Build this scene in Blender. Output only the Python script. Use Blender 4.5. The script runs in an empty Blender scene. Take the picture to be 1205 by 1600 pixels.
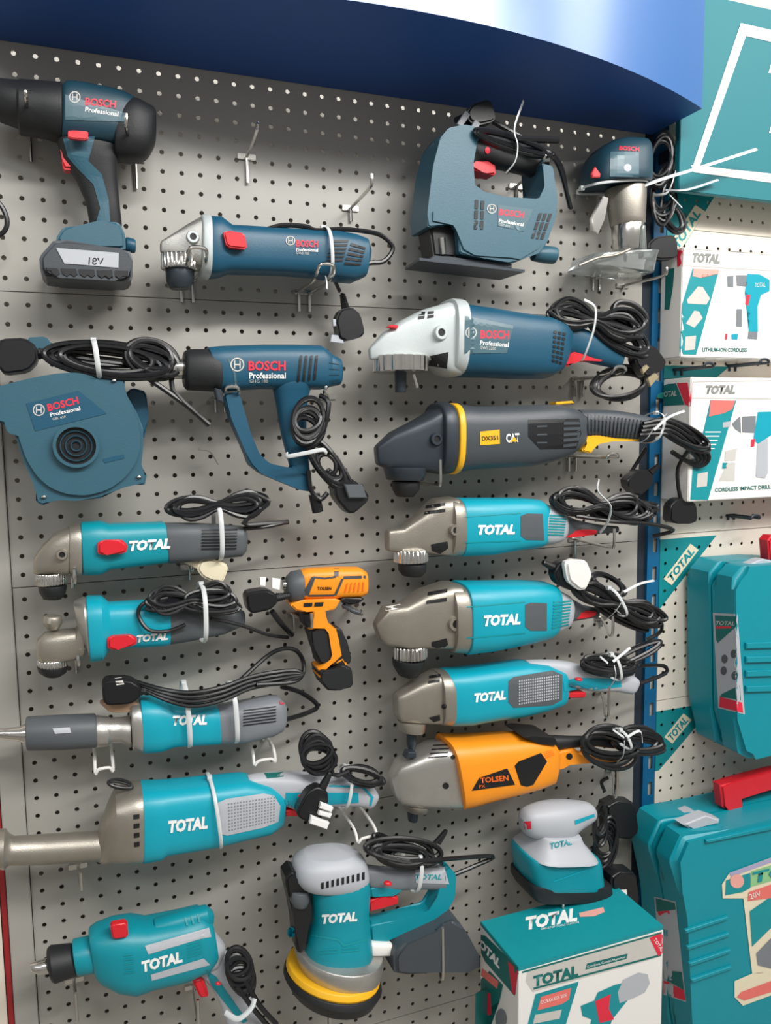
import bpy, bmesh, math, random
from mathutils import Vector, Matrix
from mathutils.bvhtree import BVHTree
random.seed(7)
SC = bpy.context.scene
# ------------------------------------------------------------------ camera
F = 1247.947
RC = ((0.933737042623204, -0.3577088555212231, -0.01339813102431563),
      (-0.04905117212203543, -0.09078412767204523, -0.9946618644927925),
      (0.3545830195408438, 0.9294098217925696, -0.10231454153137289))
Z0 = 2.0
CAM = Vector((0.05214542, -1.14362274, Z0 - 0.54854161))
cd = bpy.data.cameras.new('camera'); cam = bpy.data.objects.new('camera', cd)
SC.collection.objects.link(cam); SC.camera = cam
cd.sensor_fit = 'HORIZONTAL'; cd.sensor_width = 36; cd.lens = F / 1205 * 36
cd.clip_start = .02
cam.matrix_world = Matrix(((RC[0][0], -RC[1][0], -RC[2][0], CAM.x), (RC[0][1], -RC[1][1], -RC[2][1], CAM.y),
                           (RC[0][2], -RC[1][2], -RC[2][2], CAM.z), (0, 0, 0, 1)))
# ------------------------------------------------------------------ light and exposure
SC.view_settings.view_transform = 'Standard'; SC.view_settings.look = 'None'
SC.view_settings.exposure = -0.16; SC.view_settings.gamma = 1; SC.view_settings.use_curve_mapping = False
wd = bpy.data.worlds.new('shop_air'); SC.world = wd; wd.use_nodes = True
wd.node_tree.nodes['Background'].inputs[0].default_value = (1, .975, .93, 1)
wd.node_tree.nodes['Background'].inputs[1].default_value = .4
def area(name, loc, target, sx, sy, power, col=(1, 1, 1)):
    l = bpy.data.lights.new(name, 'AREA'); l.shape = 'RECTANGLE'; l.size = sx; l.size_y = sy; l.energy = power; l.color = col
    o = bpy.data.objects.new(name, l); SC.collection.objects.link(o); o.location = loc
    o.rotation_euler = (Vector(target) - Vector(loc)).to_track_quat('-Z', 'Y').to_euler(); return o
area('ceiling_tube_light', (.8, -1.65, 2.72), (.5, 0, 1.6), 1.5, .14, 40, (1, .985, .95))
area('ceiling_tube_light', (2.0, -2.6, 3.1), (.8, 0, 1.6), 1.6, .5, 40, (1, .98, .95))
area('ceiling_tube_light', (2.3, -1.2, 3.0), (1.1, 0, 1.4), .5, 1.2, 24, (1, .97, .93))
area('ceiling_tube_light', (-1.2, -2.6, 3.1), (.2, 0, 1.2), 1.2, .35, 20, (.95, .98, 1))
area('sign_box_tube', (.46, .035, Z0 - .045), (.46, .07, Z0 - .045), 1.0, .006, .32)
# ------------------------------------------------------------------ pixel helpers (photograph 1205 x 1600 -> wall planes)
def ray(x, y):
    a, b = (x - 602.5) / F, (y - 800) / F
    return Vector((RC[0][0] * a + RC[1][0] * b + RC[2][0], RC[0][1] * a + RC[1][1] * b + RC[2][1], RC[0][2] * a + RC[1][2] * b + RC[2][2]))
def W(x, y, D=0.0):
    d = ray(x, y); return CAM + d * ((-D - CAM.y) / d.y)
def crop(ox, oy, s): return lambda *q: [(ox + a / s, oy + b / s) for a, b in q]
# ------------------------------------------------------------------ materials
def lin(c):
    c = c.lstrip('#'); v = [int(c[i:i + 2], 16) / 255 for i in (0, 2, 4)]
    return [x / 12.92 if x < .04045 else ((x + .055) / 1.055) ** 2.4 for x in v]
def mat(name, col, rough=.45, metal=0, noise=.06, scale=60, bump=0.0, coat=0, trans=0, emit=0):
    m = bpy.data.materials.new(name); m.use_nodes = True; nt = m.node_tree; b = nt.nodes['Principled BSDF']
    c = lin(col); b.inputs['Roughness'].default_value = rough; b.inputs['Metallic'].default_value = metal
    if coat: b.inputs['Coat Weight'].default_value = coat; b.inputs['Coat Roughness'].default_value = .08
    if trans: b.inputs['Transmission Weight'].default_value = trans
    tc = nt.nodes.new('ShaderNodeTexCoord'); n = nt.nodes.new('ShaderNodeTexNoise'); n.inputs['Scale'].default_value = scale
    n.inputs['Detail'].default_value = 3; nt.links.new(tc.outputs['Object'], n.inputs['Vector'])
    mx = nt.nodes.new('ShaderNodeMix'); mx.data_type = 'RGBA'
    mx.inputs[6].default_value = [v * (1 - noise) for v in c] + [1]; mx.inputs[7].default_value = [min(1, v * (1 + noise)) for v in c] + [1]
    nt.links.new(n.outputs['Fac'], mx.inputs[0]); nt.links.new(mx.outputs[2], b.inputs['Base Color'])
    if bump:
        bp = nt.nodes.new('ShaderNodeBump'); bp.inputs['Strength'].default_value = bump; bp.inputs['Distance'].default_value = .0006
        n2 = nt.nodes.new('ShaderNodeTexNoise'); n2.inputs['Scale'].default_value = 900; nt.links.new(tc.outputs['Object'], n2.inputs['Vector'])
        nt.links.new(n2.outputs['Fac'], bp.inputs['Height']); nt.links.new(bp.outputs[0], b.inputs['Normal'])
    if emit: b.inputs['Emission Color'].default_value = c + [1]; b.inputs['Emission Strength'].default_value = emit
    return m
M = dict(
    board=mat('grey_painted_steel', '#a9a69f', .42, 0, .05, 8), cream=mat('cream_painted_steel', '#e6dccd', .5, 0, .04, 6),
    wall=mat('shop_wall_paint', '#c9c4ba', .8), floor=mat('shop_floor_tile', '#9a958c', .5),
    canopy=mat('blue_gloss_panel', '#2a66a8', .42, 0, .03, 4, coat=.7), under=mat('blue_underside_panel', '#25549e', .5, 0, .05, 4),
    post=mat('blue_upright_paint', '#0b5f8c', .45), red_post=mat('red_upright_paint', '#9c2226', .5), dark=mat('gap_shade_and_bracket_steel', '#1d2733', .7),  # dark: shade of the open gap as a colour, also the sign brackets
    tealsign=mat('teal_sign_vinyl', '#06727c', .6, 0, .03, 5), tealprint=mat('teal_printed_steel', '#086f76', .5),
    bblue=mat('deep_blue_plastic', '#16506a', .42, 0, .06, 40, .25), bblue2=mat('slate_blue_plastic', '#325d6e', .42, 0, .06, 40, .25),
    bdark=mat('dark_slate_blue_plastic', '#1a3d4c', .45, 0, .06, 40, .25),
    black=mat('black_rubber', '#1b1d20', .55, 0, .15, 60, .3), blackp=mat('black_plastic', '#17181b', .35), cord=mat('black_cable_sheath', '#18191c', .3, 0, .2, 90),
    charcoal=mat('charcoal_plastic', '#41474d', .42, 0, .06, 40, .25), graphite=mat('graphite_metal', '#343c44', .4, .25, .08),
    teal=mat('teal_plastic', '#08a0b6', .38, 0, .05, 40, .2), teal2=mat('deep_teal_plastic', '#048e9e', .4, 0, .05, 40, .2),
    green=mat('dark_teal_print', '#0b6a66', .5), grey=mat('mid_grey_plastic', '#7b8086', .45, 0, .05, 40, .25), dgrey=mat('dark_grey_plastic', '#54595d', .5, 0, .06, 40, .25),
    lgrey=mat('light_grey_plastic', '#b4b8bf', .45, 0, .04, 40, .2), silver=mat('cast_aluminium', '#b9b7b2', .34, .75, .1, 50, .4),
    silver2=mat('warm_cast_aluminium', '#a39d93', .38, .7, .1, 50, .4), steel=mat('bright_steel', '#d6d4d0', .18, 1, .12, 80), chrome=mat('chrome_wire', '#cfcdc8', .22, 1, .05),
    palegrey=mat('pale_grey_casting', '#c3cbcc', .42, .2, .05, 40, .3),
    orange=mat('orange_plastic', '#f7961c', .42, 0, .05, 40, .2), yellow=mat('yellow_plastic', '#f0b51e', .42), red=mat('red_plastic', '#d8222f', .38),
    redprint=mat('red_print', '#e02a44', .5), salmon=mat('coral_print', '#e7746c', .5), white=mat('white_plastic', '#eceae6', .4), whitep=mat('white_print', '#f4f4f2', .5),
    card=mat('white_gloss_card', '#eeece8', .3, 0, .02, 5, coat=.3), tie=mat('milky_nylon', '#dfe3e4', .3, 0, .04, 50, 0, 0, .15), amber=mat('orange_print', '#f06a1c', .5),
    greyprint=mat('grey_print', '#8b8d8a', .5), palep=mat('pale_grey_print', '#c9c6c0', .5), tealp=mat('teal_print', '#0c8f98', .45), slate=mat('slate_label', '#4a6873', .35),
    ink=mat('black_print', '#141518', .5), clear=mat('clear_plastic', '#dfe6e6', .08, 0, .02, 20, 0, 0, .88), brass=mat('brass_pin', '#e6d6b0', .25, .8), brown=mat('brown_paper', '#a98a70', .7),
    pinkp=mat('pink_print', '#e9a79c', .5), creamp=mat('cream_print', '#e7dcc0', .5), lime=mat('lime_print', '#8fc48c', .5), iris=mat('lilac_foil', '#a9a6c4', .3),
    mesh=mat('woven_grey_grille', '#9aa0a6', .45, .3, .3, 400))
M['canopy'].node_tree.nodes['Principled BSDF'].inputs['Coat Roughness'].default_value = .22
# ------------------------------------------------------------------ object helpers
class T: root = None; hosts = None; D = 0
def link(name, bm, m, parent=None, smooth=True, host=False):
    me = bpy.data.meshes.new(name)
    if smooth:
        for f in bm.faces: f.smooth = True
    par = parent if parent is not None else T.root
    off = Vector((0, 0, 0)); q = par
    while q is not None: off += q.location; q = q.parent
    bmesh.ops.recalc_face_normals(bm, faces=bm.faces)
    if host and T.hosts is not None: T.hosts.append(BVHTree.FromBMesh(bm))
    for v in bm.verts: v.co -= off
    bm.to_mesh(me); bm.free()
    if smooth: me.set_sharp_from_angle(angle=math.radians(38))
    for x in (m if isinstance(m, (list, tuple)) else [m]): me.materials.append(M[x] if isinstance(x, str) else x)
    o = bpy.data.objects.new(name, me); SC.collection.objects.link(o)
    if par: o.parent = par
    return o
def thing(name, label, cat, px, D=.07, group=None, base=0):
    o = bpy.data.objects.new(name, None); SC.collection.objects.link(o); o.empty_display_size = .02
    o.location = W(px[0], px[1], base if base is not None else D); o['label'] = label; o['category'] = cat
    if group: o['group'] = group
    T.root = o; T.hosts = []; T.D = D; return o
def tag(o, label, cat, group=None):
    o['label'] = label; o['category'] = cat
    if group: o['group'] = group
    return o
def struct(o): o['kind'] = 'structure'; return o
def sgnp(v, e): return math.copysign(abs(v) ** e, v)
def lofted(rings_def, e=2.6, n=28, rnd=.0025):
    """rings_def: list of (A, B, halfdepth, e) in world; closed loft with rounded ends"""
    bm = bmesh.new(); R = []
    cs = [(a + b) / 2 for a, b, h, _ in rings_def]
    def ring(a, b, h, sc, shift, ex):
        c = (a + b) / 2 + shift; u = (a - b) / 2; vs = []
        for k in range(n):
            t = 2 * math.pi * k / n
            vs.append(bm.verts.new(c + u * (sgnp(math.cos(t), 2 / ex) * sc) + Vector((0, -1, 0)) * (h * sgnp(math.sin(t), 2 / ex) * sc)))
        return vs
    N = len(rings_def)
    for i, (a, b, h, ex) in enumerate(rings_def):
        ex = ex or e
        if rnd and i in (0, N - 1):
            nb = 1 if i == 0 else N - 2; d = cs[nb] - cs[i]; L = d.length or 1
            r = min(rnd, L * .4, (a - b).length * .25); d = d / L; sc = 1 - r / max(1e-4, (a - b).length / 2)
            an, bn, hn = rings_def[nb][:3]; q = r / L
            inner = (a.lerp(an, q), b.lerp(bn, q), h + (hn - h) * q)
            mid = (a.lerp(an, q * .3), b.lerp(bn, q * .3), h + (hn - h) * q * .3)
            first = [ring(a, b, h, sc, Vector(), ex), ring(mid[0], mid[1], mid[2], 1 - (1 - sc) * .3, Vector(), ex), ring(inner[0], inner[1], inner[2], 1, Vector(), ex)]
            R += first if i == 0 else first[::-1]
        else: R.append(ring(a, b, h, 1, Vector(), ex))
    for i in range(len(R) - 1):
        for k in range(n): bm.faces.new((R[i][k], R[i][(k + 1) % n], R[i + 1][(k + 1) % n], R[i + 1][k]))
    bm.faces.new(R[0]); bm.faces.new(R[-1][::-1])
    return bm
def cr(p0, p1, p2, p3, t): return .5 * ((2 * p1) + (-p0 + p2) * t + (2 * p0 - 5 * p1 + 4 * p2 - p3) * t * t + (-p0 + 3 * p1 - 3 * p2 + p3) * t ** 3)
def loft(name, m, st, D=None, k=.85, e=2.8, smooth=0, parent=None, n=28, rnd=.0025, host=True, hd=None):
    """st: (xt,yt,xb,yb[,k]) in photo pixels; section spans the two points and the depth axis"""
    D = T.D if D is None else D; rd = []
    if smooth:
        s2 = []; S = [tuple(s[:4]) + ((s[4] if len(s) > 4 else k),) for s in st]
        for i in range(len(S) - 1):
            P = [S[max(i - 1, 0)], S[i], S[i + 1], S[min(i + 2, len(S) - 1)]]
            for j in range(smooth): s2.append(tuple(cr(P[0][c], P[1][c], P[2][c], P[3][c], j / smooth) for c in range(5)))
        s2.append(S[-1]); st = s2
    for s in st:
        a, b = W(s[0], s[1], D), W(s[2], s[3], D); kk = s[4] if len(s) > 4 else k
        rd.append((a, b, hd if hd else (a - b).length / 2 * kk, None))
    return link(name, lofted(rd, e, n, rnd), m, parent, host=host)
def lathe(name, m, st, D=None, parent=None, n=32, host=True):
    """vertical axis bodies: st = (xl, xr, y)"""
    D = T.D if D is None else D
    return link(name, lofted([(W(a, y, D), W(b, y, D), (W(a, y, D) - W(b, y, D)).length / 2, 2) for a, b, y in st], 2, n, .0012), m, parent, host=host)
def chaikin(p, it=1, q=.2):
    for _ in range(it):
        r = []
        for i in range(len(p)):
            a, b = p[i], p[(i + 1) % len(p)]
            r += [(a[0] * (1 - q) + b[0] * q, a[1] * (1 - q) + b[1] * q), (a[0] * q + b[0] * (1 - q), a[1] * q + b[1] * (1 - q))]
        p = r
    return p
def slab(name, m, pts, D=None, t=.02, bev=.003, it=1, q=.15, parent=None, host=True, at=None, seg=3):
    D = T.D if D is None else D
    if it: pts = chaikin(pts, it, q)
    at = D + t * .5 if at is None else at
    P = [W(x, y, at) for x, y in pts]; bm = bmesh.new()
    fv = [bm.verts.new((v.x, -(D + t), v.z)) for v in P]; bv = [bm.verts.new((v.x, -(D - t), v.z)) for v in P]
    f1 = bm.faces.new(fv); f2 = bm.faces.new(bv[::-1]); n = len(P)
    for i in range(n): bm.faces.new((fv[i], bv[i], bv[(i + 1) % n], fv[(i + 1) % n]))
    if bev:
        ed = list(set(f1.edges) | set(f2.edges))
        bmesh.ops.bevel(bm, geom=ed, offset=bev, segments=seg, affect='EDGES', clamp_overlap=True)
    return link(name, bm, m, parent, host=host)
def boxw(name, m, lo, hi, bev=.001, parent=None, host=True):
    bm = bmesh.new(); bmesh.ops.create_cube(bm, size=1)
    for v in bm.verts: v.co = Vector((lo[i] + (hi[i] - lo[i]) * (v.co[i] + .5) for i in range(3)))
    if bev: bmesh.ops.bevel(bm, geom=bm.edges[:], offset=bev, segments=2, affect='EDGES', clamp_overlap=True)
    return link(name, bm, m, parent, host=host)
def catmull(P, sub):
    out = []
    for i in range(len(P) - 1):
        a = [P[max(i - 1, 0)], P[i], P[i + 1], P[min(i + 2, len(P) - 1)]]
        for j in range(sub): out.append(cr(a[0], a[1], a[2], a[3], j / sub))
    out.append(P[-1]); return out
def sweep(P, r, n=8, flat=1.0, closed=False, bm=None, ref=None):
    bm = bm or bmesh.new(); R = []; N = len(P); u = None
    for i, p in enumerate(P):
        d = (P[(i + 1) % N] - P[i - 1]) if closed else (P[min(i + 1, N - 1)] - P[max(i - 1, 0)])
        if d.length < 1e-9: d = Vector((1, 0, 0))
        d.normalize()
        if ref is not None: u = ref - d * ref.dot(d)
        elif u is None: u = d.orthogonal()
        else: u = u - d * u.dot(d)
        if u.length < 1e-6: u = d.orthogonal()
        u.normalize(); v = d.cross(u); rr = r(i / max(N - 1, 1)) if callable(r) else r
        R.append([bm.verts.new(p + u * (rr * math.cos(2 * math.pi * k / n)) + v * (rr * flat * math.sin(2 * math.pi * k / n))) for k in range(n)])
    for i in range(N if closed else N - 1):
        a, b = R[i], R[(i + 1) % N]
        for k in range(n): bm.faces.new((a[k], a[(k + 1) % n], b[(k + 1) % n], b[k]))
    if not closed: bm.faces.new(R[0]); bm.faces.new(R[-1][::-1])
    return bm
def tube(name, m, pts, r=.003, sub=6, D=None, parent=None, flat=1.0, n=8):
    """pts (px,py[,D])"""
    P = [W(p[0], p[1], p[2] if len(p) > 2 else (T.D if D is None else D)) for p in pts]
    return link(name, sweep(catmull(P, sub) if sub > 1 else P, r, n, flat), m, parent)
def coil(cx, cy, a, b, ang, loops, D, seed=1, pinch=True, pre=(), post=(), r=.0034, name='power_cord', spread=.22, parent=None, m='cord', thick=.010):
    loops = int(loops * 1.6); rn = random.Random(seed); P = [W(x, y, d) for x, y, d in pre]; ca, sa = math.cos(math.radians(ang)), math.sin(math.radians(ang))
    J = [(1 - rn.random() * spread, 1 - rn.random() * min(.85, spread * 2.4), (rn.random() - .5) * b * spread * 2, rn.random() * thick, (rn.random() - .5) * a * .16) for _ in range(loops + 2)]
    for i in range(loops * 16 + 1):
        l, t = divmod(i, 16); w = t / 16; j = [J[l][q] * (1 - w) + J[l + 1][q] * w for q in range(5)]; ph = 2 * math.pi * i / 16
        al = a * j[0] * math.cos(ph) + j[4]; ac = b * j[1] * math.sin(ph)
        if pinch: ac *= .35 + .65 * min(1, abs(math.cos(ph)) ** .7 * 1.5) if abs(al) > 0 else .35
        ac += j[2]
        if pinch: ac *= .4 + .6 * min(1, abs(al) / (a * .55))
        P.append(W(cx + al * ca - ac * sa, cy + al * sa + ac * ca, D + j[3] + .004 * math.sin(ph)))
    P += [W(x, y, d) for x, y, d in post]
    return link(name, sweep(catmull(P, 3), r, 7), m, parent)
def tie(x1, y1, x2, y2, D=None, hd=.03, w=.0024, tails=()):
    """nylon strap looped round the tool, seen edge-on from p1 to p2"""
    D = T.D if D is None else D; a, b = W(x1, y1, D), W(x2, y2, D); c = (a + b) / 2; u = (a - b) / 2
    ax = u.cross(Vector((0, 1, 0))).normalized()
    P = [c + u * sgnp(math.cos(t), .75) + Vector((0, -hd, 0)) * sgnp(math.sin(t), .75) for t in [2 * math.pi * k / 36 for k in range(36)]]
    bm = sweep(P, w, 6, .35, True, ref=ax)
    bx = c + u * 1.0
    bmesh.ops.create_cube(bm, size=.0062, matrix=Matrix.Translation(bx + Vector((0, -.002, 0))))
    for tl in tails: sweep(catmull([W(*q) for q in tl], 5), w * .9, 6, .35, bm=bm)
    return link('cable_tie', bm, 'tie')
def cast(x, y, lift, fy):
    d = ray(x, y).normalized(); best = None
    for h in T.hosts:
        loc, nor, idx, dist = h.ray_cast(CAM, d)
        if loc is not None and (best is None or dist < best): best = dist
    if best is None:
        t = (fy - CAM.y) / d.y; return CAM + d * (t - lift), False
    return CAM + d * (best - lift), True
def project(bm2, m, name, lift=.0006, parent=None, maxlen=9):
    for _ in range(5):
        es = [e for e in bm2.edges if e.calc_length() > maxlen]
        if not es: break
        bmesh.ops.subdivide_edges(bm2, edges=es, cuts=1, use_grid_fill=True)
        bmesh.ops.triangulate(bm2, faces=[f for f in bm2.faces if len(f.verts) > 4])
    mx_, my_ = sum(v.co.x for v in bm2.verts) / len(bm2.verts), sum(v.co.y for v in bm2.verts) / len(bm2.verts)
    res = [(v, cast(v.co.x, v.co.y, lift, -T.D)) for v in bm2.verts]
    ok = [r[0].y for v, r in res if r[1]]; fy = sum(ok) / len(ok) if ok else -T.D
    for v, (p, hit) in res:
        if not hit and ok:
            for k in range(1, 26):      # a vertex just past the edge slides back on to the surface
                q = k * .02; p, hit = cast(v.co.x + (mx_ - v.co.x) * q, v.co.y + (my_ - v.co.y) * q, lift, fy)
                if hit: break
        if not hit: p = cast(v.co.x, v.co.y, lift, fy)[0]
        v.co = p
    return link(name, bm2, m, parent, smooth=False)
def decal(name, m, polys, lift=.0006, parent=None, maxlen=9):
    if isinstance(polys[0][0], (tuple, list)) and name in ('product_picture', 'picture', 'sticker_print', 'header_line'):
        return [decal(name, m, q, lift, parent, maxlen) for q in polys][-1]
    bm = bmesh.new()
    for p in (polys if isinstance(polys[0][0], (tuple, list)) else [polys]):
        f = bm.faces.new([bm.verts.new((x, y, 0)) for x, y in p])
    bmesh.ops.triangulate(bm, faces=bm.faces[:])
    return project(bm, m, name, lift, parent, maxlen)
def knurl(name, m, xl, xr, y0, y1, D=None, teeth=26):
    D = T.D if D is None else D; bm = bmesh.new(); R = []
    for y, s in ((y0, .95), (y0 + 1.5, 1), (y1 - 1.5, 1), (y1, .93)):
        a, b = W(xl, y, D), W(xr, y, D); c = (a + b) / 2; r = (a - b).length / 2 * s
        R.append([bm.verts.new((c.x + r * (1 if k % 4 < 2 else .94) * math.cos(math.pi * k / teeth / 2), c.y + r * (1 if k % 4 < 2 else .94) * math.sin(math.pi * k / teeth / 2), c.z)) for k in range(teeth * 4)])
    n = teeth * 4
    for i in range(3):
        for k in range(n): bm.faces.new((R[i][k], R[i][(k + 1) % n], R[i + 1][(k + 1) % n], R[i + 1][k]))
    bm.faces.new(R[0]); bm.faces.new(R[-1][::-1]); return link(name, bm, m, host=True)
def boss(x, y, r=7, m='silver2', hole='ink'):
    p, hit = cast(x, y, 0, -T.D - .02); rr = r / F * (p - CAM).length; bm = bmesh.new(); n = 24
    pr = [(1, .012), (1, -.004), (.9, -.0055), (.55, -.0055), (.5, -.0035)]
    R = [[bm.verts.new((p.x + rr * s * math.cos(2 * math.pi * k / n), p.y + dy, p.z + rr * s * math.sin(2 * math.pi * k / n))) for k in range(n)] for s, dy in pr]
    for i in range(len(pr) - 1):
        for k in range(n): bm.faces.new((R[i][k], R[i][(k + 1) % n], R[i + 1][(k + 1) % n], R[i + 1][k]))
    o = link('screw_boss', bm, m); bm = bmesh.new()
    bm.faces.new([bm.verts.new((p.x + rr * .52 * math.cos(2 * math.pi * k / n), p.y - .0036, p.z + rr * .52 * math.sin(2 * math.pi * k / n))) for k in range(n)])
    link('screw_hole', bm, hole, o, smooth=False); return o
def disc(cx, cy, rx, ry=None, n=18): ry = ry or rx; return [(cx + rx * math.cos(2 * math.pi * k / n), cy + ry * math.sin(2 * math.pi * k / n)) for k in range(n)]
def quadgrid(p00, p10, p01, p11, nx, ny, fx=.6, fy=.6):
    """nx x ny small quads inside a pixel quadrilateral"""
    def at(u, v): return tuple((p00[i] * (1 - u) + p10[i] * u) * (1 - v) + (p01[i] * (1 - u) + p11[i] * u) * v for i in (0, 1))
    out = []
    for i in range(nx):
        for j in range(ny):
            u0, v0 = (i + (1 - fx) / 2) / nx, (j + (1 - fy) / 2) / ny; u1, v1 = u0 + fx / nx, v0 + fy / ny
            out.append([at(u0, v0), at(u1, v0), at(u1, v1), at(u0, v1)])
    return out
def vents(p00, p10, p01, p11, nx, ny, fx=.6, fy=.5, m='ink', name='vent_slots'): return decal(name, m, quadgrid(p00, p10, p01, p11, nx, ny, fx, fy), .0012)
def text(s, m, p0, p1, h, shear=0.0, bold=.0, name='lettering', lift=.001, parent=None, up=None):
    cu = bpy.data.curves.new('t', 'FONT'); cu.body = s; cu.shear = shear; cu.offset = bold; cu.resolution_u = 2; cu.fill_mode = 'FRONT'
    o = bpy.data.objects.new('t', cu); SC.collection.objects.link(o); bpy.context.view_layer.update()
    me = bpy.data.meshes.new_from_object(o.evaluated_get(bpy.context.evaluated_depsgraph_get())); bpy.data.objects.remove(o)
    bm = bmesh.new(); bm.from_mesh(me); bpy.data.meshes.remove(me)
    xs = [v.co.x for v in bm.verts]; ys = [v.co.y for v in bm.verts]; x0, x1 = min(xs), max(xs); cap = .7
    dx, dy = p1[0] - p0[0], p1[1] - p0[1]; L = math.hypot(dx, dy); ux, uy = up or (dy / L, -dx / L)
    for v in bm.verts:
        u = (v.co.x - x0) / (x1 - x0); w = v.co.y / cap * h; v.co = (p0[0] + dx * u + ux * w, p0[1] + dy * u + uy * w, 0)
    return project(bm, m, name, lift, parent, 14)
def total(m, p0, p1, h, **k): return text('TOTAL', m, p0, p1, h, shear=.25, bold=.055, **k)
def roundel(cx, cy, r, m='palep'):
    """ring emblem with an armature mark"""
    q = []
    for k in range(16):
        a, b = 2 * math.pi * k / 16, 2 * math.pi * (k + 1) / 16
        q.append([(cx + r * math.cos(a), cy + r * math.sin(a)), (cx + r * math.cos(b), cy + r * math.sin(b)), (cx + r * .82 * math.cos(b), cy + r * .82 * math.sin(b)), (cx + r * .82 * math.cos(a), cy + r * .82 * math.sin(a))])
    for s in (-1, 1): q.append([(cx + s * r * .3, cy - r * .62), (cx + s * r * .48, cy - r * .5), (cx + s * r * .48, cy + r * .5), (cx + s * r * .3, cy + r * .62)])
    q.append([(cx - r * .3, cy - r * .1), (cx + r * .3, cy - r * .1), (cx + r * .3, cy + r * .1), (cx - r * .3, cy + r * .1)])
    return decal('emblem', m, q, .0009)
def brand(cx, cy, r, p0, p1, h, q0, q1, h2, s0=None, s1=None, h3=0, model=None):
    roundel(cx, cy, r); text('BOSCH', 'redprint', p0, p1, h, bold=.03); text('Professional', 'whitep', q0, q1, h2, bold=.02)
    if model: text(model, 'palep', s0, s1, h3)
def plug(x, y, ang, L=44, Wd=38, D=None, m='blackp', pins=0, pinm='steel', t=.011, name='plug', cordpt=None, face=None):
    """three-pin mains plug; ang = direction (deg, photo) the broad end points to"""
    D = T.D if D is None else D; c, s = math.cos(math.radians(ang)), math.sin(math.radians(ang))
    g = lambda u, v: (x + u * c - v * s, y + u * s + v * c); h = Wd / 2
    o = slab(name, m, [g(-L * .5, -h * .42), g(-L * .22, -h * .95), g(L * .38, -h), g(L * .5, -h * .6), g(L * .5, h * .6), g(L * .38, h), g(-L * .22, h * .95), g(-L * .5, h * .42)], D=D, t=t, bev=.003, it=1, q=.18)
    a, b = W(*g(-L * .5, 0), D), W(*g(-L * .95, 0), D)
    bm = sweep([a.lerp(b, k / 12) for k in range(13)], lambda q: .0062 - .0025 * q + (.0007 if int(q * 12) % 2 else 0), 8); link('strain_relief', bm, m, o)
    if pins:
        for v, ln in ((-h * .45, 15), (h * .45, 15), (0, 19))[:pins]:
            u = L * .5; w = 4.2
            slab('pin', pinm, [g(u - 2, v - w), g(u + ln, v - w), g(u + ln, v + w), g(u - 2, v + w)], D=D + (.004 if v else -.004), t=.0028, bev=.0008, it=0, parent=o)
    return o
def hook1(px, py, tip, L=.10, label='', low=42, tipl=None):
    """single peg hook: plate and leg on the board, rod coming forward with an upturned end"""
    w = W(px, py, 0); r = thing('peg_hook', label, 'hook', (px, py), 0, 'chrome peg hooks on the grey board')
    boxw('hook_plate', 'chrome', (w.x - .0125, -.0035, w.z - .004), (w.x + .0125, -.0005, w.z + .004), .0008)
    b = W(px + 1, py + low, .004); link('hook_leg', sweep([w + Vector((0, -.004, 0)), Vector((w.x, -.004, b.z))], .0022, 8), 'chrome')
    t = W(tip[0], tip[1], L); P = [w + Vector((0, -.002, 0)), w + Vector(((t.x - w.x) * .5, -L * .5, 0)), Vector((t.x, -L * .93, w.z + .001)), Vector((t.x, -L, w.z + .006)), t]
    link('hook_rod', sweep(catmull(P, 4), .0023, 8), 'chrome'); return r
def hook2(px, py, wd=.026, L=.10, lift=.012, leg=.03, label='', m='chrome', r_=.0024, group='chrome double-wire peg hooks on the grey board'):
    w = W(px, py, 0); r = thing('wire_hook', label, 'hook', (px, py), 0, group); h = wd / 2
    boxw('hook_plate', m, (w.x - h * 1.2, -.0035, w.z - .0035), (w.x + h * 1.2, -.0005, w.z + .0035), .0008)
    P = [Vector((w.x + s * h, -y, w.z + z)) for s, y, z in ((-1, .002, 0), (-1, L * .8, 0), (-1, L, lift), (-.6, L * 1.02, lift + .005), (.6, L * 1.02, lift + .005), (1, L, lift), (1, L * .8, 0), (1, .002, 0))]
    link('hook_rod', sweep(catmull(P, 4), r_, 8), m)
    for s in (-1, 1): link('hook_leg', sweep([Vector((w.x + s * h * .7, -.004, w.z)), Vector((w.x + s * h * .7, -.004, w.z - leg))], r_, 8), m)
    return r
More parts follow.
